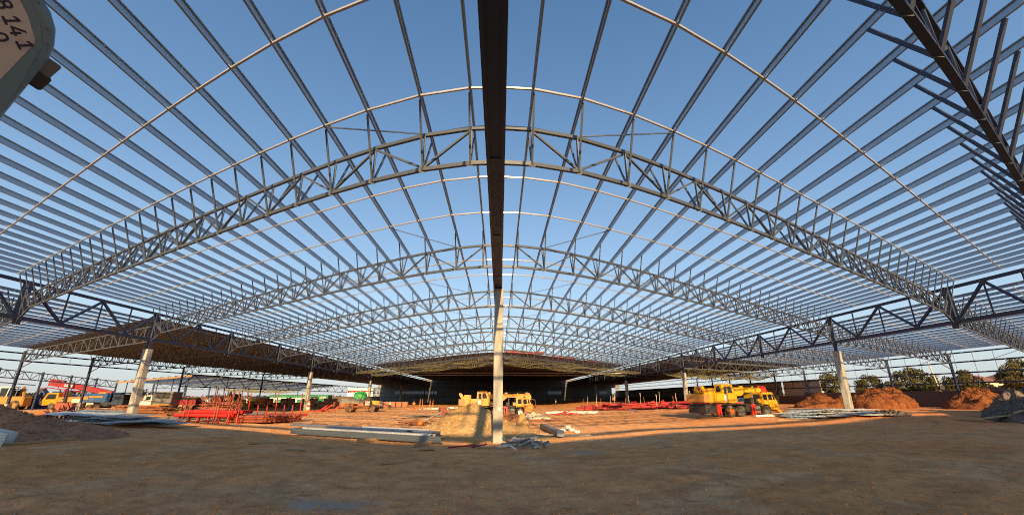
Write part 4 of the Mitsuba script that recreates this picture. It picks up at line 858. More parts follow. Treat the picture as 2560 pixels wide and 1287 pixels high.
# grey beam and white blocks right of the column
k = thing('steel_beam', 'dark grey box beam lying on the ground right of the central column', 'beam')
M = place(3.55, 31.9, rest(3.5, 31.9), math.atan2(-7.4, 0.35))
part(k, 'beam', ply(cbox((7.6, 0.40, 0.30), 0.01), 'greymetal'), M @ place(0, 0, 0.24)); part(k, 'end_plate', ply(cbox((0.04, 0.44, 0.36), 0.01), 'galvsheet'), M @ place(3.83, 0, 0.25))
for a, b, w in (((2.3, 29.4), (3.8, 29.7), 'left of'), ((3.7, 29.2), (6.0, 30.4), 'right of')):
    one('bearer', bar((*a, rest(*a, 0.06)), (*b, rest(*b, 0.06)), 0.12, 0.1, 'cream'), f'pale timber lying {w} the dark grey box beam', 'timber')
for i in range(9):
    x, y = 4.35 + 0.33 * (i % 4) + RNG.normal(0, 0.08), 33.2 + RNG.normal(0, 0.5)
    one('white_block', ply(cbox((0.36, 0.17, 0.17), 0.02), 'white'), 'small white block in the loose pile right of the dark box beam', 'block', 'white blocks right of the box beam', M=place(x, y, rest(x, y, 0.09 + 0.17 * (i % 4 == 2)), RNG.uniform(-0.6, 0.6)))
def rubble(label, cx, cy, rx, ry, h, n, b, size):
    vs, fs, k = [], [], 0
    base = cbox(size, 0.015)
    for i in range(n):
        a, r = RNG.uniform(0, 6.28), math.sqrt(RNG.uniform(0, 1)); x, y = cx + rx * r * math.cos(a), cy + ry * r * math.sin(a)
        m = base.copy(); m.apply_transform(place(x, y, gl(x, y) + 0.05 + h * (1 - r) * RNG.uniform(0.3, 1), RNG.uniform(0, 6.28), RNG.uniform(0.7, 1.2), RNG.normal(0, 0.4), RNG.normal(0, 0.4)))
        vs.append(m.vertices); fs.append(m.faces + k); k += len(m.vertices)
    one('rubble', ply((np.vstack(vs), np.vstack(fs)), b), label, 'rubble', kind='stuff')
rubble('heap of broken red brick in front of the amber crane', 1.0, 49.5, 1.9, 1.3, 0.95, 260, 'brick', (0.23, 0.11, 0.075))
rubble('heap of cream block fragments under the front of the amber crane', 3.9, 51.5, 1.8, 1.2, 0.75, 200, 'cream', (0.26, 0.16, 0.12))
rubble('strip of red brick bits right of the amber crane', 4.6, 48.0, 2.6, 0.4, 0.1, 90, 'brick', (0.2, 0.11, 0.075))
rubble('broken sheet and rubble right of the right leaning column', 41.0, 47.0, 2.1, 1.0, 0.6, 110, 'greyheap', (0.6, 0.3, 0.06))
rubble('splinters and small rubbish behind the channel stack', -6.8, 33.5, 2.2, 0.8, 0.25, 90, 'rust', (0.3, 0.08, 0.06))
rubble('white packaging bits beside the red bundle at left', -40.2, 45.6, 3.4, 0.6, 0.2, 60, 'white', (0.5, 0.2, 0.1))
rubble('rubbish strip behind the left leaning column', -33.5, 52.0, 5.0, 1.0, 0.35, 160, 'greymetal', (0.6, 0.2, 0.1))
# dark sheets and timbers left of the sand heap
for i in range(7):
    one('dark_sheet', ply(cbox((3.6, 0.9, 0.05), 0.01), 'greymetal'), 'dark grey sheet lying flat in the row left of the sand heap', 'sheet', 'dark sheets left of the sand heap', M=place(-10.2 + 0.75 * i, 56.0 + RNG.normal(0, 0.5), rest(-8, 56, 0.12 + 0.05 * (i % 3)), RNG.normal(0.12, 0.1), 1, 0.03))
for i in range(14):
    x, y = -7.1 + RNG.normal(0, 0.7), 40.8 + RNG.normal(0, 1.0)
    one('timber', bar((x - 1.0, y - 0.2, rest(x, y, 0.1 + 0.05 * (i % 5))), (x + 1.0, y + RNG.normal(0, 0.5), rest(x, y, 0.12 + 0.05 * (i % 7))), 0.11, 0.09, 'rust' if i % 3 else 'wood'), 'rough brown timber in the loose pile left of the sand heap', 'timber', 'timbers left of the sand heap')
k = thing('ladder', 'short grey lattice ladder leaning on the timber pile', 'ladder')
for dy in (0, 0.35): part(k, 'rail', bar((-6.9, 40.0 + dy, 0.2), (-5.0, 40.2 + dy, 1.15), 0.05, 0.07, 'greymetal'))
for i in range(9): part(k, 'rung', bar((-6.8 + 0.21 * i, 40.0 + 0.02 * i, 0.26 + 0.105 * i), (-6.8 + 0.21 * i, 40.37 + 0.02 * i, 0.26 + 0.105 * i), 0.04, 0.04, 'greymetal'))
one('orange_bag', ply(cbox((0.38, 0.3, 0.34), 0.1), 'orange'), 'small orange bag lying against the timber pile', 'bag', M=place(-6.6, 39.0, rest(-6.6, 39, 0.22), 0.4))
one('pallet', ply(cbox((1.0, 1.0, 1.1), 0.08), 'oxide'), 'reddish wrapped pallet standing left of the sand heap top', 'pallet', M=place(-7.1, 58.0, rest(-7, 58, 0.55), 0.2))
for i in range(3): one('white_beam', bar((-11 + 0.4 * i, 98.5 + i, 0.25), (-4, 98.0 + i, 0.25), 0.4, 0.3, 'white'), 'long white beam lying in front of the dark hall left of the amber crane', 'beam', 'white beams before the dark hall')
for i in range(2): one('white_pipe', ply(pipe(7.5, 0.14), 'white'), f'long white pipe lying right of the amber crane, {("nearer", "farther")[i]} one', 'pipe', M=place(7.0 + i, 68.5 + 3 * i, rest(8, 70, 0.15), 0.02))
for i in range(16):
    x, y = 9.6 + RNG.normal(0, 0.9), 64.5 + RNG.normal(0, 0.5); q = max(0, 1 - abs(x - 9.3) / 1.4)
    one('red_bracket', bar((x - 0.7, y, rest(x, y, 0.1)), (x + 0.5, y + RNG.normal(0, 0.4), rest(x, y, 0.1 + 0.8 * q * RNG.uniform(0.3, 1))), 0.07, 0.09, 'redpipe'), 'red steel bracket in the small pile right of the amber crane', 'bracket', 'red brackets right of the amber crane')
# red pipe dump on the right
rp = {r: ply(pipe(6.0, r), 'dullred', 40) for r in (0.11, 0.16, 0.21)}
for i in range(120):
    f = i / 119; x = 17.0 + 19.5 * RNG.uniform(0, 1) ** 0.9; y = 91 - 0.85 * (x - 17) + RNG.normal(0, 1.8); lay = RNG.uniform(0, 1) ** 1.5
    r = (0.11, 0.16, 0.21)[i % 3]
    one('red_pipe', rp[r], 'dull red painted pipe in the long dump right of the middle', 'pipe', 'red pipes dumped right of the middle', M=place(x - 2, y, rest(x, y, 0.2 + 0.85 * lay), RNG.normal(-0.1, 0.16), 1, RNG.normal(0, 0.02)))
for i in range(24):
    x = 17.5 + 18 * RNG.uniform(0, 1); y = 89.5 - 0.85 * (x - 17)
    m = cat(trimesh.creation.cylinder(0.32, 0.08, sections=14), at(trimesh.creation.cylinder(0.17, 0.5, sections=12), 0, 0, 0.25))
    one('pipe_fitting', ply(m, 'red'), 'bright red flanged pipe fitting lying on the red pipe dump', 'pipe fitting', 'red fittings on the pipe dump', M=place(x, y, rest(x, y, 0.7 + 0.5 * RNG.uniform(0, 1)), RNG.uniform(0, 6), 1, RNG.uniform(0, 3), RNG.uniform(0, 3)))
for i in range(18):
    x = 16.5 + 1.12 * i; y = 88.5 - 0.85 * (x - 17) + (i % 2) * 2.5
    one('rack_post', bar((x, y, 0), (x, y, rest(x, y, 2.1 + 0.4 * (i % 3))), 0.06, 0.06, 'cream' if i % 3 else 'orange'), 'thin upright post of the rack holding the right red pipe dump', 'post', 'posts in the right pipe dump')
for i in range(3): one('white_pipe', ply(pipe(3.0, 0.13), 'white'), 'short pale pipe lying before the red pipe dump', 'pipe', 'pale pipes before the red dump', M=place(19.5 + 3.6 * i, 84.5 - 3 * i, rest(21, 83, 0.15), -0.05))
# red pipe rack on the left
k = thing('pipe_rack', 'rack of rusty red trestles and upright posts under the bright red pipes at left', 'rack')
for i in range(7):
    f = i / 6; x, y = -31.2 + 7.2 * f, 45.9 - 2.6 * f
    for dy in (0, 1.5):
        part(k, 'leg', bar((x, y + dy, -0.05), (x, y + dy, 0.46), 0.16, 0.12, 'redpipe'))
    part(k, 'cross_bar', bar((x, y - 0.2, 0.48), (x, y + 1.9, 0.48), 0.1, 0.1, 'redpipe'))
for f, h in ((0.1, 2.3), (0.62, 2.1), (0.18, 2.0), (0.66, 2.2), (1.0, 2.4), (0.85, 1.9)):
    x, y = -31.2 + 7.2 * f, 45.5 - 2.6 * f; part(k, 'post', bar((x, y, 0), (x + 0.12, y, h), 0.07, 0.07, 'oxide'))
big = ply(pipe(7.0, 0.155, 18), 'redpipe', 40); ang = math.atan2(-2.6, 7.2)
for i in range(10):
    lay = i // 5; c = i % 5
    one('red_pipe', big, 'bright red flanged pipe lying on the left pipe rack', 'pipe', 'bright red pipes on the left rack', M=place(-31.6 + RNG.normal(0, 0.25) + 0.7 * lay + 0.15 * c, 46.0 + 0.34 * c + 0.1 * lay, 0.70 + 0.3 * lay, ang))
sm = ply(pipe(4.6, 0.075, 10), 'oxide', 40)
for i in range(84):
    c, l = i % 21, i // 21
    one('oxide_pipe', sm, 'small oxide red pipe in the tall bundle right of the bright red pipes', 'pipe', 'oxide pipes in the left bundle', M=place(-25.9 + RNG.normal(0, 0.1) + 0.09 * c, 44.7 + 0.19 * c + (l % 2) * 0.08, 0.2 + 0.15 * l, -0.35))
for i in range(8):
    x = -24.6 + 0.5 * i; y = 44.0 + 0.75 * i
    one('rack_post', bar((x, y, 0), (x, y, 1.6 + 1.1 * (i % 3 == 1)), 0.08, 0.08, 'redpipe'), 'red upright post among the oxide pipe bundle at left', 'post', 'red posts among the oxide bundle')
one('red_pipe', big, 'red pipe on a single leg at the right end of the oxide bundle', 'pipe', M=place(-25.2, 50.0, 0.62, -0.25, 0.75))
one('pipe_stand', bar((-21.3, 49.0, -0.05), (-21.3, 49.0, 0.5), 0.3, 0.2, 'redpipe'), 'short red stand under the single red pipe at the end of the bundle', 'stand')
# pale channels behind
for i in range(9):
    one('pale_channel', ply(ctroll(11.5, 0.26, 0.2, 0.02), 'galvsheet'), 'long pale channel in the flat stack behind the oxide pipe bundle', 'steel channel', 'pale channels behind the oxide bundle', M=place(-31.0 + 0.35 * i, 61.5 - 0.75 * i, rest(-25, 55, 0.1 + 0.04 * (i % 3)), -math.pi / 2 - 0.62 + RNG.normal(0, 0.02) + math.pi))
# rusty bars, props, scaffold
for i in range(40):
    c, l = i % 10, i // 10
    one('rusty_bar', bar((-52.5, 64.2 + 0.28 * c, rest(-50, 65, 0.15 + 0.36 * l)), (-45.0 - 0.4 * l, 63.6 + 0.28 * c + RNG.normal(0, 0.15), rest(-47, 65, 0.15 + 0.36 * l)), 0.16, 0.2, 'rust'), 'rusty steel bar in the low stack right of the left leaning column', 'steel bar', 'rusty bars by the left column')
k = thing('scaffold_props', 'bundle of upright rusty red scaffold props behind the bright red pipes', 'scaffold')
for i in range(26):
    x, y = -52.5 + 6.5 * RNG.uniform(0, 1), 83 + RNG.normal(0, 1.2); h = 2.6 + 2.0 * RNG.uniform(0, 1) * (i % 2)
    part(k, 'prop', bar((x, y, -0.3), (x + RNG.normal(0, 0.35), y, h), 0.11, 0.11, 'oxide'))
for i in range(14): part(k, 'cross_tube', bar((-53, 83 + RNG.normal(0, 1), 0.2 + 0.1 * i), (-46.5, 83 + RNG.normal(0, 1), 0.3 + 0.1 * i), 0.1, 0.1, 'oxide'))
# sheets by the left column
for i in range(22):
    c, l = i % 8, i // 8
    x, y = -43.5 + 2.2 * c + RNG.normal(0, 0.3), 48.2 - 1.35 * c + RNG.normal(0, 0.5)
    m = cat(*[at(cbox((5.4, 0.24, 0.05 if j % 2 else 0.02), 0.008), 0, -0.9 + 0.24 * j, 0.0) for j in range(8)])
    one('roof_sheet', ply(m, 'bluesheet' if i % 3 else 'galvsheet'), 'blue grey ribbed roof sheet in the overlapping stack before the left leaning column', 'roof sheet', 'blue grey sheets by the left column', M=place(x, y, rest(x, y, 0.20 + 0.27 * l + 0.08 * (c % 2)), -0.52 + RNG.normal(0, 0.06), 1, RNG.normal(0, 0.02), 0.05 + RNG.normal(0, 0.03)))
for i in range(7):
    one('sheet_bundle', ply(cat(*[at(cbox((0.55, 2.6, 0.1), 0.02), 0, 0, 0.1 * j) for j in range(8)]), 'bluesheet'), 'upright bundle of folded blue grey sheets left of the leaning column', 'sheet bundle', 'sheet bundles left of the leaning column', M=place(-49.5 + 0.95 * i, 55.2 - 0.35 * i, rest(-46, 54, 0.15), -0.3))
# red bundle, pallets, blocks
vs, fs, kk = [], [], 0
for i in range(240):
    a = RNG.normal(0, 1, 3); a /= np.linalg.norm(a); a[2] = abs(a[2]); p = np.array([-46.6, 50.4, 0.0]) + a * [1.5, 1.1, 0.95]; q = p + RNG.normal(0, 0.35, 3)
    m = barmesh(p, q, 0.07, 0.07); vs.append(m.vertices); fs.append(m.faces + kk); kk += 8
one('rod_bundle', ply((np.vstack(vs), np.vstack(fs)), 'plum'), 'tangled heap of dark red rods left of the blue grey sheets', 'rod heap')
one('orange_sheeting', ply(cbox((1.6, 1.0, 0.9), 0.3), 'orange'), 'crumpled orange sheet on the left of the dark red rods', 'sheet', M=place(-48.6, 50.6, 0.35, 0.6, 1, 0.4))
for i, (x, y, n_) in enumerate(((-79.6, 89.0, 3), (-76.8, 88.0, 4))):
    k = thing('block_stack', f'stack of cream building blocks on a pallet before the blue truck, {("left", "right")[i]} one', 'block stack')
    part(k, 'pallet', ply(cat(*[at(cbox((2.2, 0.14, 0.04), 0.01), 0, -0.8 + 0.26 * j, 0.14) for j in range(7)], *[at(cbox((0.14, 1.8, 0.1), 0.01), u, 0, 0.07) for u in (-0.9, 0, 0.9)]), 'wood'), place(x, y, 0, 0.1))
    for l in range(n_): part(k, 'block_layer', ply(cbox((2.0, 1.7, 0.62), 0.03), 'cream'), place(x + 0.04 * (l % 2), y, 0.5 + 0.64 * l, 0.1))
one('red_container', ply(cbox((3.8, 2.0, 1.4), 0.06), 'oxide'), 'faded red skip in front of the long yellow crane at left', 'skip', M=place(-74.5, 81.5, 0.75, -0.15))
for i in range(12): one('wooden_beam', bar((-70.5 - 0.2 * (i % 3), 78.5 + 0.4 * i, 0.15 + 0.13 * (i % 4)), (-58.0, 78.0 + 0.4 * i, 0.15 + 0.13 * (i % 4)), 0.2, 0.14, 'wood' if i % 2 else 'rust'), 'long brown beam in the stack behind the left leaning column', 'beam', 'brown beams behind the left column')
# small things near the second left column
for i in range(2): one('blue_barrel', ply(trimesh.creation.cylinder(0.3, 0.9, sections=18), 'blue'), f'blue barrel left of the second left concrete column, {("left", "right")[i]} one', 'barrel', M=place(-44.6 + 0.75 * i, 98.4, rest(-44, 98, 0.45)))
k = thing('warning_drum', 'red and white striped warning drum right of the second left column', 'drum')
for i in range(5): part(k, 'band', ply(at(trimesh.creation.cylinder(0.42 - 0.03 * i, 0.4, sections=18), 0, 0, 0.2 + 0.4 * i), 'white' if i % 2 else 'orange'), place(-40.4, 98.0, rest(-40.4, 98)))
for i in range(18):
    x, y = -31 + RNG.normal(0, 1.2), 81.0 + RNG.normal(0, 0.6)
    one('red_bracket', bar((x - 0.8, y, rest(x, y, 0.2)), (x + 0.7, y, rest(x, y, 0.2 + 1.3 * RNG.uniform(0, 1))), 0.11, 0.11, 'red'), 'bright red steel bracket in the heap left of the water truck', 'bracket', 'red brackets left of the water truck')
for i in range(30):
    c, l = i % 15, i // 15
    one('brick_pallet', ply(cbox((1.5, 1.1, 1.05), 0.03), 'brick'), 'pallet of orange bricks in the long row before the green building', 'brick pallet', 'brick pallets by the left wall', M=place(-64.0 + 1.75 * c, 121 + 0.35 * c, 0.55 + 1.07 * l * (c % 3 != 0), 0.05))
for i in range(14): one('brick_pallet', ply(cbox((1.5, 1.1, 1.4), 0.03), 'brick'), 'tall pallet of pale bricks in the row behind the water truck', 'brick pallet', 'brick pallets behind the water truck', M=place(-46.5 + 1.65 * i, 122.5, 0.6, 0.0))
for i in range(4): one('red_prop', bar((-16.6 + (0, 0.5, 2.1, 2.7)[i], 96.2, 0), (-16.6 + (0, 0.5, 2.1, 2.7)[i], 96.2, 2.0), 0.09, 0.09, 'orange'), f'upright red prop before the dark hall, {ORD[i]} from the left', 'prop')
one('red_rail', bar((-19.5, 95.6, 0.12), (-13.6, 95.6, 0.12), 0.12, 0.14, 'orange'), 'red rail lying at the foot of the upright props', 'rail')
rubble('white bits in a row under the red props', -13.5, 95.4, 3.0, 0.3, 0.2, 60, 'white', (0.3, 0.2, 0.15))
# roof sheets by the right column
for i in range(26):
    c, l = i % 9, i // 9
    x, y = 31.5 + 1.15 * c + RNG.normal(0, 0.25), 46.2 + 1.3 * l + 0.12 * c + RNG.normal(0, 0.3)
    m = cat(*[at(cbox((4.6, 0.22, 0.05 if j % 2 else 0.02), 0.008), 0, -0.8 + 0.22 * j, 0.0) for j in range(8)])
    one('roof_sheet', ply(m, 'palesheet' if c > 2 else 'bluesheet'), 'grey ribbed roof sheet in the flat stack before the right leaning column', 'roof sheet', 'grey sheets by the right column', M=place(x, y, rest(x, y, 0.12 + 0.11 * l + 0.04 * (c % 2)), 0.55 + RNG.normal(0, 0.06), 1, RNG.normal(0, 0.02)))
for i in range(3): one('steel_channel', ply(ctroll(8.5, 0.34, 0.24, 0.02), 'galvsheet'), f'long pale channel lying behind the grey sheets at right, {ORD[i]} from the back', 'steel channel', M=place(33.0 + 1.1 * i, 51.4 - 1.0 * i, rest(36, 51, 0.1), 0.42 - math.pi / 2))
for i in range(3): one('bearer', bar((27.2 + 1.3 * i, 44.4 + 0.2 * i, rest(28, 44, 0.08)), (29.9 + 1.3 * i, 44.2 + 0.2 * i, rest(30, 44, 0.08)), 0.14, 0.12, 'wood'), f'pale brown bearer in front of the grey sheets at right, {ORD[i]} from the left', 'timber')
one('white_pipe', bar((27.4, 48.4, rest(28, 48, 0.15)), (33.0, 49.2, rest(33, 49, 0.15)), 0.3, 0.2, 'white'), 'white pipe lying between the yellow crane and the grey sheets', 'pipe')
# crate and pole on the left heap
k = thing('plastic_crate', 'blue grey plastic crate lying at the foot of the brown heap, left edge', 'crate')
M = place(-24.9, 23.6, rest(-24.9, 23.6, 0.02), 0.3, 1.0, 0.25)
for i in range(6): part(k, 'slat', ply(cbox((1.3, 0.05, 0.09), 0.01), 'bluesheet'), M @ place(0, -0.35, 0.08 + 0.12 * i))
for i in range(6): part(k, 'upright', ply(cbox((0.06, 0.06, 0.75), 0.01), 'bluesheet'), M @ place(-0.62 + 0.25 * i, -0.33, 0.38))
part(k, 'floor', ply(cbox((1.3, 0.75, 0.05), 0.01), 'bluesheet'), M @ place(0, 0, 0.03)); part(k, 'back', ply(cbox((1.3, 0.05, 0.75), 0.01), 'bluesheet'), M @ place(0, 0.36, 0.38))
one('wooden_pole', ply(tube([(-24.6, 23.6, rest(-24.6, 23.6, 0.08)), (-23.5, 24.6, rest(-23.5, 24.6, 0.12)), (-22.6, 25.6, rest(-22.6, 25.6, 0.2))], 0.06, 8), 'wood'), 'slim wooden pole lying along the foot of the brown heap', 'pole')
# red bundles lifted on the roof
for i in range(3):
    k = thing('pipe_bundle', f'red pipe bundle resting on the far roof edge, {ORD[i]} from the left', 'pipe bundle')
    for j in range(5): part(k, 'pipe', ply(pipe(9.0, 0.17), 'dullred'), place(1.2 + 9.6 * i, float(bowY(6 + 9.6 * i, YC[8])) + 1.5 + 0.4 * j, 11.9 + 0.30 * (j % 2) + 0.11 * i, 0.1 + 0.18 * i))

# ------------------------------------------------------------------ the boom head beside the camera
k = thing('boom_head', 'blue grey machine boom end with a numbered pale sticker, close up at top left', 'machine part')
ctr = np.array([-3.376, 2.485, 4.66])
fw = np.array([0, 0, EYE]) - ctr; fw /= np.linalg.norm(fw)          # the broad side is turned towards the photographer
ax = np.array([-0.30, 0.0, 0.95]); ax -= fw * (ax @ fw); ax /= np.linalg.norm(ax)
rt = np.cross(ax, fw)
M = np.eye(4); M[:3, 0], M[:3, 1], M[:3, 2], M[:3, 3] = rt, ax, fw, ctr
def hull(pts, z0, z1, r, soft=0.03):
    p = Polygon(pts).buffer(-r).buffer(r, 10)
    rows = [np.c_[np.array(p.exterior.coords), np.full(len(p.exterior.coords), z0)]]
    for f in (0, 0.3, 0.6, 0.85, 1.0):
        q = p.buffer(-soft * (1 - math.cos(f * math.pi / 2)) - 1e-4); a = np.array(q.exterior.coords)
        rows.append(np.c_[a, np.full(len(a), z1 - soft * (1 - math.sin(f * math.pi / 2)))])
    return trimesh.convex.convex_hull(np.vstack(rows))
out = [(-0.55, -1.55), (-0.061, -0.567), (0.072, -0.256), (0.158, -0.083), (0.185, 0.03), (0.188, 0.145), (0.158, 0.252), (0.09, 0.36), (-0.05, 0.52), (-0.55, 0.52)]
part(k, 'housing', ply(hull(out, -0.45, 0.0, 0.02, 0.045), 'teal', 40), M)
part(k, 'cover_panel', ply(hull([(-0.55, -1.5), (-0.05, -0.50), (0.044, -0.25), (0.05, -0.19), (0.125, 0.0), (0.114, 0.126), (0.038, 0.33), (-0.08, 0.48), (-0.55, 0.48)], -0.05, 0.008, 0.015, 0.006), 'teal', 40), M)
for x, y in ((0.145, 0.13), (0.15, 0.03), (0.10, -0.10), (0.045, -0.31), (0.10, 0.29)): part(k, 'screw', ply(trimesh.creation.cylinder(0.006, 0.012, sections=10), 'greymetal'), M @ place(x, y, 0.004))
s = part(k, 'sticker', ply(hull([(-0.5, -0.87), (-0.066, -0.292), (0.086, 0.005), (0.088, 0.04), (0.05, 0.18), (-0.03, 0.36), (-0.5, 0.40)], 0.0, 0.0125, 0.008, 0.003), 'sticker'), M)
a_ = -1.17
for ch, x, y in (('8', -0.062, 0.215), ('1', -0.030, 0.140), ('4', 0.003, 0.070), ('1', 0.035, 0.002), ('0', -0.075, 0.0)):
    w_ = 0.030 if ch == '1' else 0.056; h_ = 0.078
    ox = x - (math.cos(a_) * w_ / 2 - math.sin(a_) * h_ / 2); oy = y - (math.sin(a_) * w_ / 2 + math.cos(a_) * h_ / 2)
    part(s, 'digit', ply(meshkit.text_mesh(ch, h_, 0.003, True), 'ink'), M @ place(ox, oy, 0.0125, a_))
part(k, 'bracket', ply(cbox((0.10, 0.13, 0.12), 0.012), 'greymetal'), M @ place(0.155, -0.135, -0.10, -0.55))
part(k, 'stop_block', ply(cbox((0.11, 0.12, 0.12), 0.012), 'darkmetal'), M @ place(0.108, -0.235, -0.10, -0.55))
part(k, 'boom_arm', ply(cbox((0.5, 2.6, 0.3), 0.04), 'teal'), M @ place(-0.30, 1.75, -0.28))

# ------------------------------------------------------------------ trees, houses and what lies beyond
def tree(x, y, h, r, label, b='leaf', n=4200, trunk=1.3, seed=1, z0=None, flat=0.8, name='tree'):
    g = np.random.default_rng(seed); z0 = gl(x, y) if z0 is None else z0
    t = thing(name, label, 'tree')
    zc = h - r * flat
    part(t, 'trunk', ply(cat(tube([(x, y, z0 - 0.3), (x + 0.1, y, z0 + trunk * 0.6), (x + 0.05, y, z0 + trunk * 1.3)], 0.16 * r / 2.5, 8),
        *[tube([(x, y, z0 + trunk * 0.5), (x + r * 0.35 * math.cos(q), y + r * 0.35 * math.sin(q), z0 + zc * 0.75), (x + r * 0.6 * math.cos(q), y + r * 0.6 * math.sin(q), z0 + zc * 1.05)], 0.06 * r / 2.5, 6) for q in g.uniform(0, 6.28, 6)]), 'bark'))
    nb = 34
    cc = g.normal(0, 1, (nb, 3)); cc /= np.linalg.norm(cc, axis=1, keepdims=True); cc *= g.uniform(0.45, 0.9, (nb, 1)) ** 0.6
    cc[:, 2] = np.maximum(cc[:, 2], -0.65)
    br = g.uniform(0.22, 0.40, nb)
    i = g.integers(0, nb, n); d = g.normal(0, 1, (n, 3)); d /= np.linalg.norm(d, axis=1, keepdims=True)
    p = (cc[i] + d * br[i][:, None] * g.uniform(0.6, 1.0, (n, 1))) * [r, r, r * flat] + [x, y, z0 + zc]
    s = g.uniform(0.10, 0.2, n)[:, None] * (r / 2.6) * (5200 / n) ** 0.4
    a = g.normal(0, 1, (n, 3)); a /= np.linalg.norm(a, axis=1, keepdims=True); c = np.cross(a, d + 0.3 * g.normal(0, 1, (n, 3))); c /= np.linalg.norm(c, axis=1, keepdims=True)
    v = np.stack([p - a * s, p + c * s * 0.6, p + a * s, p - c * s * 0.6], 1).reshape(-1, 3)
    part(t, 'crown', ply((v, np.arange(4 * n).reshape(-1, 4)), b))
tree(90.8, 120, 5.4, 3.5, 'round dark olive tree left of the right leaning column', seed=2, flat=0.95)
tree(101.2, 120, 4.6, 3.4, 'low bushy olive tree just right of the right leaning column', seed=3, flat=0.75)
tree(103.4, 110, 6.0, 4.7, 'wide olive tree above the orange earth bank', seed=4, flat=0.75, trunk=1.6)
tree(101.9, 96, 4.8, 3.3, 'olive tree behind the third wall column from the right edge', seed=5, flat=0.85)
tree(105.4, 87, 6.4, 3.7, 'largest dark olive tree at the right edge of the picture', seed=6, flat=0.85)
tree(128, 122, 3.4, 4.0, 'bright green bush between the two right hand olive trees', 'leafbright', seed=7, flat=0.6, name='bush')
for i, (x, y) in enumerate(((119, 108), (128, 108), (136, 108), (141, 104))): tree(x, y, 2.9, 2.6, f'clipped hedge shrub in front of the houses, {ORD[i]} from the left', 'leaffar', 2200, 0.5, 20 + i, None, 0.7, 'bush')
def house(x, y, w, d, h, label):
    k = thing('house', label, 'house'); z = gl(x, y)
    part(k, 'wall', box((x, y, z + h / 2), (w, d, h), 'stucco'))
    m = trimesh.convex.convex_hull(np.array([(-w / 2 - 0.5, -d / 2 - 0.5, 0), (w / 2 + 0.5, -d / 2 - 0.5, 0), (w / 2 + 0.5, d / 2 + 0.5, 0), (-w / 2 - 0.5, d / 2 + 0.5, 0), (-w / 5, 0, 2.2), (w / 5, 0, 2.2)]))
    part(k, 'roof', ply(at(m, x, y, z + h), 'roofred'))
    for u in (-0.3, 0.1, 0.33): part(k, 'window', box((x + w * u, y - d / 2 - 0.01, z + h * 0.6), (1.2, 0.08, 1.1), 'glass'))
house(143, 132, 11, 8, 3.4, 'cream house with a low red hip roof right of the trees, left one')
house(157, 134, 15, 9, 3.9, 'cream house with a broad red hip roof near the right edge')
house(120, 175, 10, 8, 3.0, 'small far house with a red roof behind the middle trees')
k = thing('boundary_wall', 'long dark brick boundary wall in the distance on the left', 'wall')
part(k, 'brickwork', box((-190, 262, 1.0), (240, 0.4, 3.6), 'brickwall', 0.06)); part(k, 'coping', box((-190, 262, 2.84), (240, 0.5, 0.1), 'brickwall', 0.06))
k = thing('boundary_wall', 'dark boundary wall on the right beyond the earth heaps', 'wall')
part(k, 'brickwork', box((112, 84, 3.0), (0.4, 110, 3.0), 'brickwall')); part(k, 'coping', box((112, 84, 4.54), (0.5, 110, 0.1), 'brickwall'))
k = thing('green_building', 'long green shed with a white band behind the brick pallets', 'building')
part(k, 'wall', box((-96, 224, 1.0), (24, 14, 4.8), 'signgreen')); part(k, 'white_band', box((-96.5, 216.9, 1.9), (22.8, 0.2, 0.9), 'white')); part(k, 'roof', box((-96, 224, 3.5), (25, 15, 0.25), 'signgreen'))
k = thing('green_sign', 'dark green sign board with pale lettering strip right of the green shed', 'sign')
part(k, 'board', box((-80.5, 210, 1.9), (4.6, 0.3, 3.4), 'signgreen')); part(k, 'pale_strip', box((-80.5, 209.83, 2.4), (3.2, 0.05, 0.9), 'paleclad'))
for u in (-2, 2): part(k, 'post', box((-80.5 + u, 210.2, 0.2), (0.3, 0.2, 2.0), 'greymetal'))
for i, (x, y) in enumerate(((-110, 205), (-93.5, 206), (-82, 204), (-120, 240))): tree(x, y, 2.8, 2.0, f'green bush growing before the green shed, {ORD[i]} one', 'leafbright', 1500, 0.4, 40 + i, 0, 0.8, 'bush')
k = thing('white_building', 'bright white building with a red strip seen through the left wall', 'building')
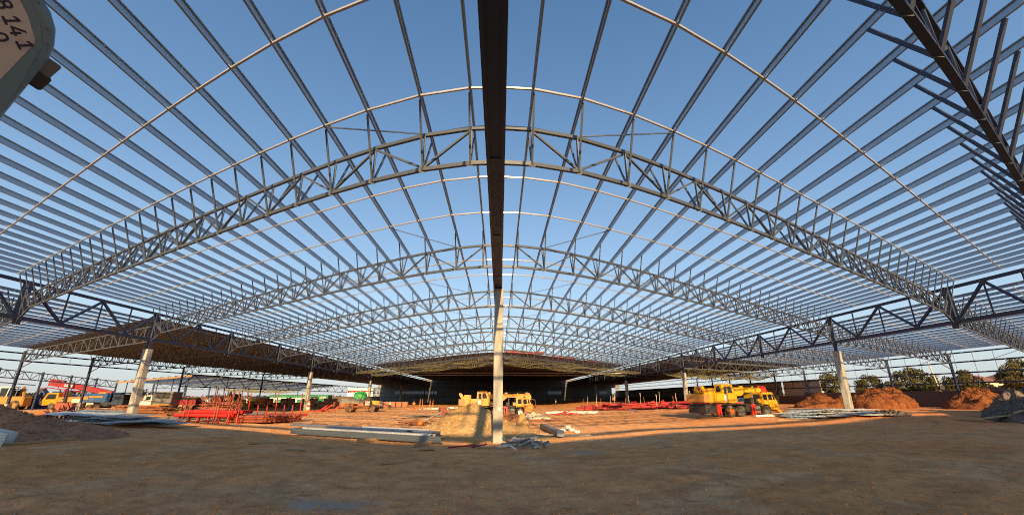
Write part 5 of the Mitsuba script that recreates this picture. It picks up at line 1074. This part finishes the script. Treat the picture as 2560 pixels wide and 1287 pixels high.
part(k, 'wall', box((-88, 292, 4.0), (16, 6, 8.6), 'white')); part(k, 'red_strip', box((-88, 288.9, 6.2), (16, 0.2, 0.7), 'red'))
for i, (x, y, h) in enumerate(((-150, 240, 15), (-118, 240, 14), (-102, 240, 13), (-186, 240, 12), (142, 150, 12))):
    k = thing('lamp_mast', f'thin lamp mast with a double head {("on the far left", "on the far right")[i == 4]}, {ORD[i] if i < 4 else "single"} one', 'lamp mast')
    part(k, 'pole', bar((x, y, 0), (x, y, h), 0.16, 0.16, 'galv')); part(k, 'lamp', box((x - 0.9, y, h), (0.9, 0.4, 0.2), 'darkmetal')); part(k, 'lamp', box((x + 0.9, y, h), (0.9, 0.4, 0.2), 'darkmetal'))
k = thing('service_pole', 'pale leaning pole with two struts at the gap in the brick dado', 'pole')
part(k, 'pole', bar((75.2, 74.6, 0.5), (74.4, 75.0, 8.4), 0.11, 0.11, 'cream'))
for u in (-0.9, 1.4): part(k, 'strut', bar((75.0 + u, 73.6, 0.6), (75.0, 74.6, 3.4), 0.07, 0.07, 'cream'))
part(k, 'box', box((74.9, 74.4, 3.9), (0.8, 0.4, 0.6), 'darkmetal'))
# far tree line on the horizon
g = np.random.default_rng(5); n = 9000; a = np.radians(g.uniform(-64, 64, n)); r = g.uniform(420, 520, n)
p = np.stack([r * np.sin(a), r * np.cos(a), 0 * r], 1); p[:, 2] = g.uniform(0, 1, n) * (2.2 + 4.5 * meshkit.fbm(np.stack([a * 26, a * 0, a * 0], -1), 4, 2) ** 2 * 2)
s = g.uniform(0.8, 2.0, n)[:, None]; d1, d2 = g.normal(0, 1, (n, 3)), g.normal(0, 1, (n, 3)); d1 /= np.linalg.norm(d1, axis=1, keepdims=True); d2 /= np.linalg.norm(d2, axis=1, keepdims=True)
one('far_trees', ply((np.stack([p - d1 * s, p + d2 * s, p + d1 * s, p - d2 * s], 1).reshape(-1, 3), np.arange(4 * n).reshape(-1, 4)), 'leaffar'), 'dark strip of distant trees along the horizon', 'trees', kind='stuff')
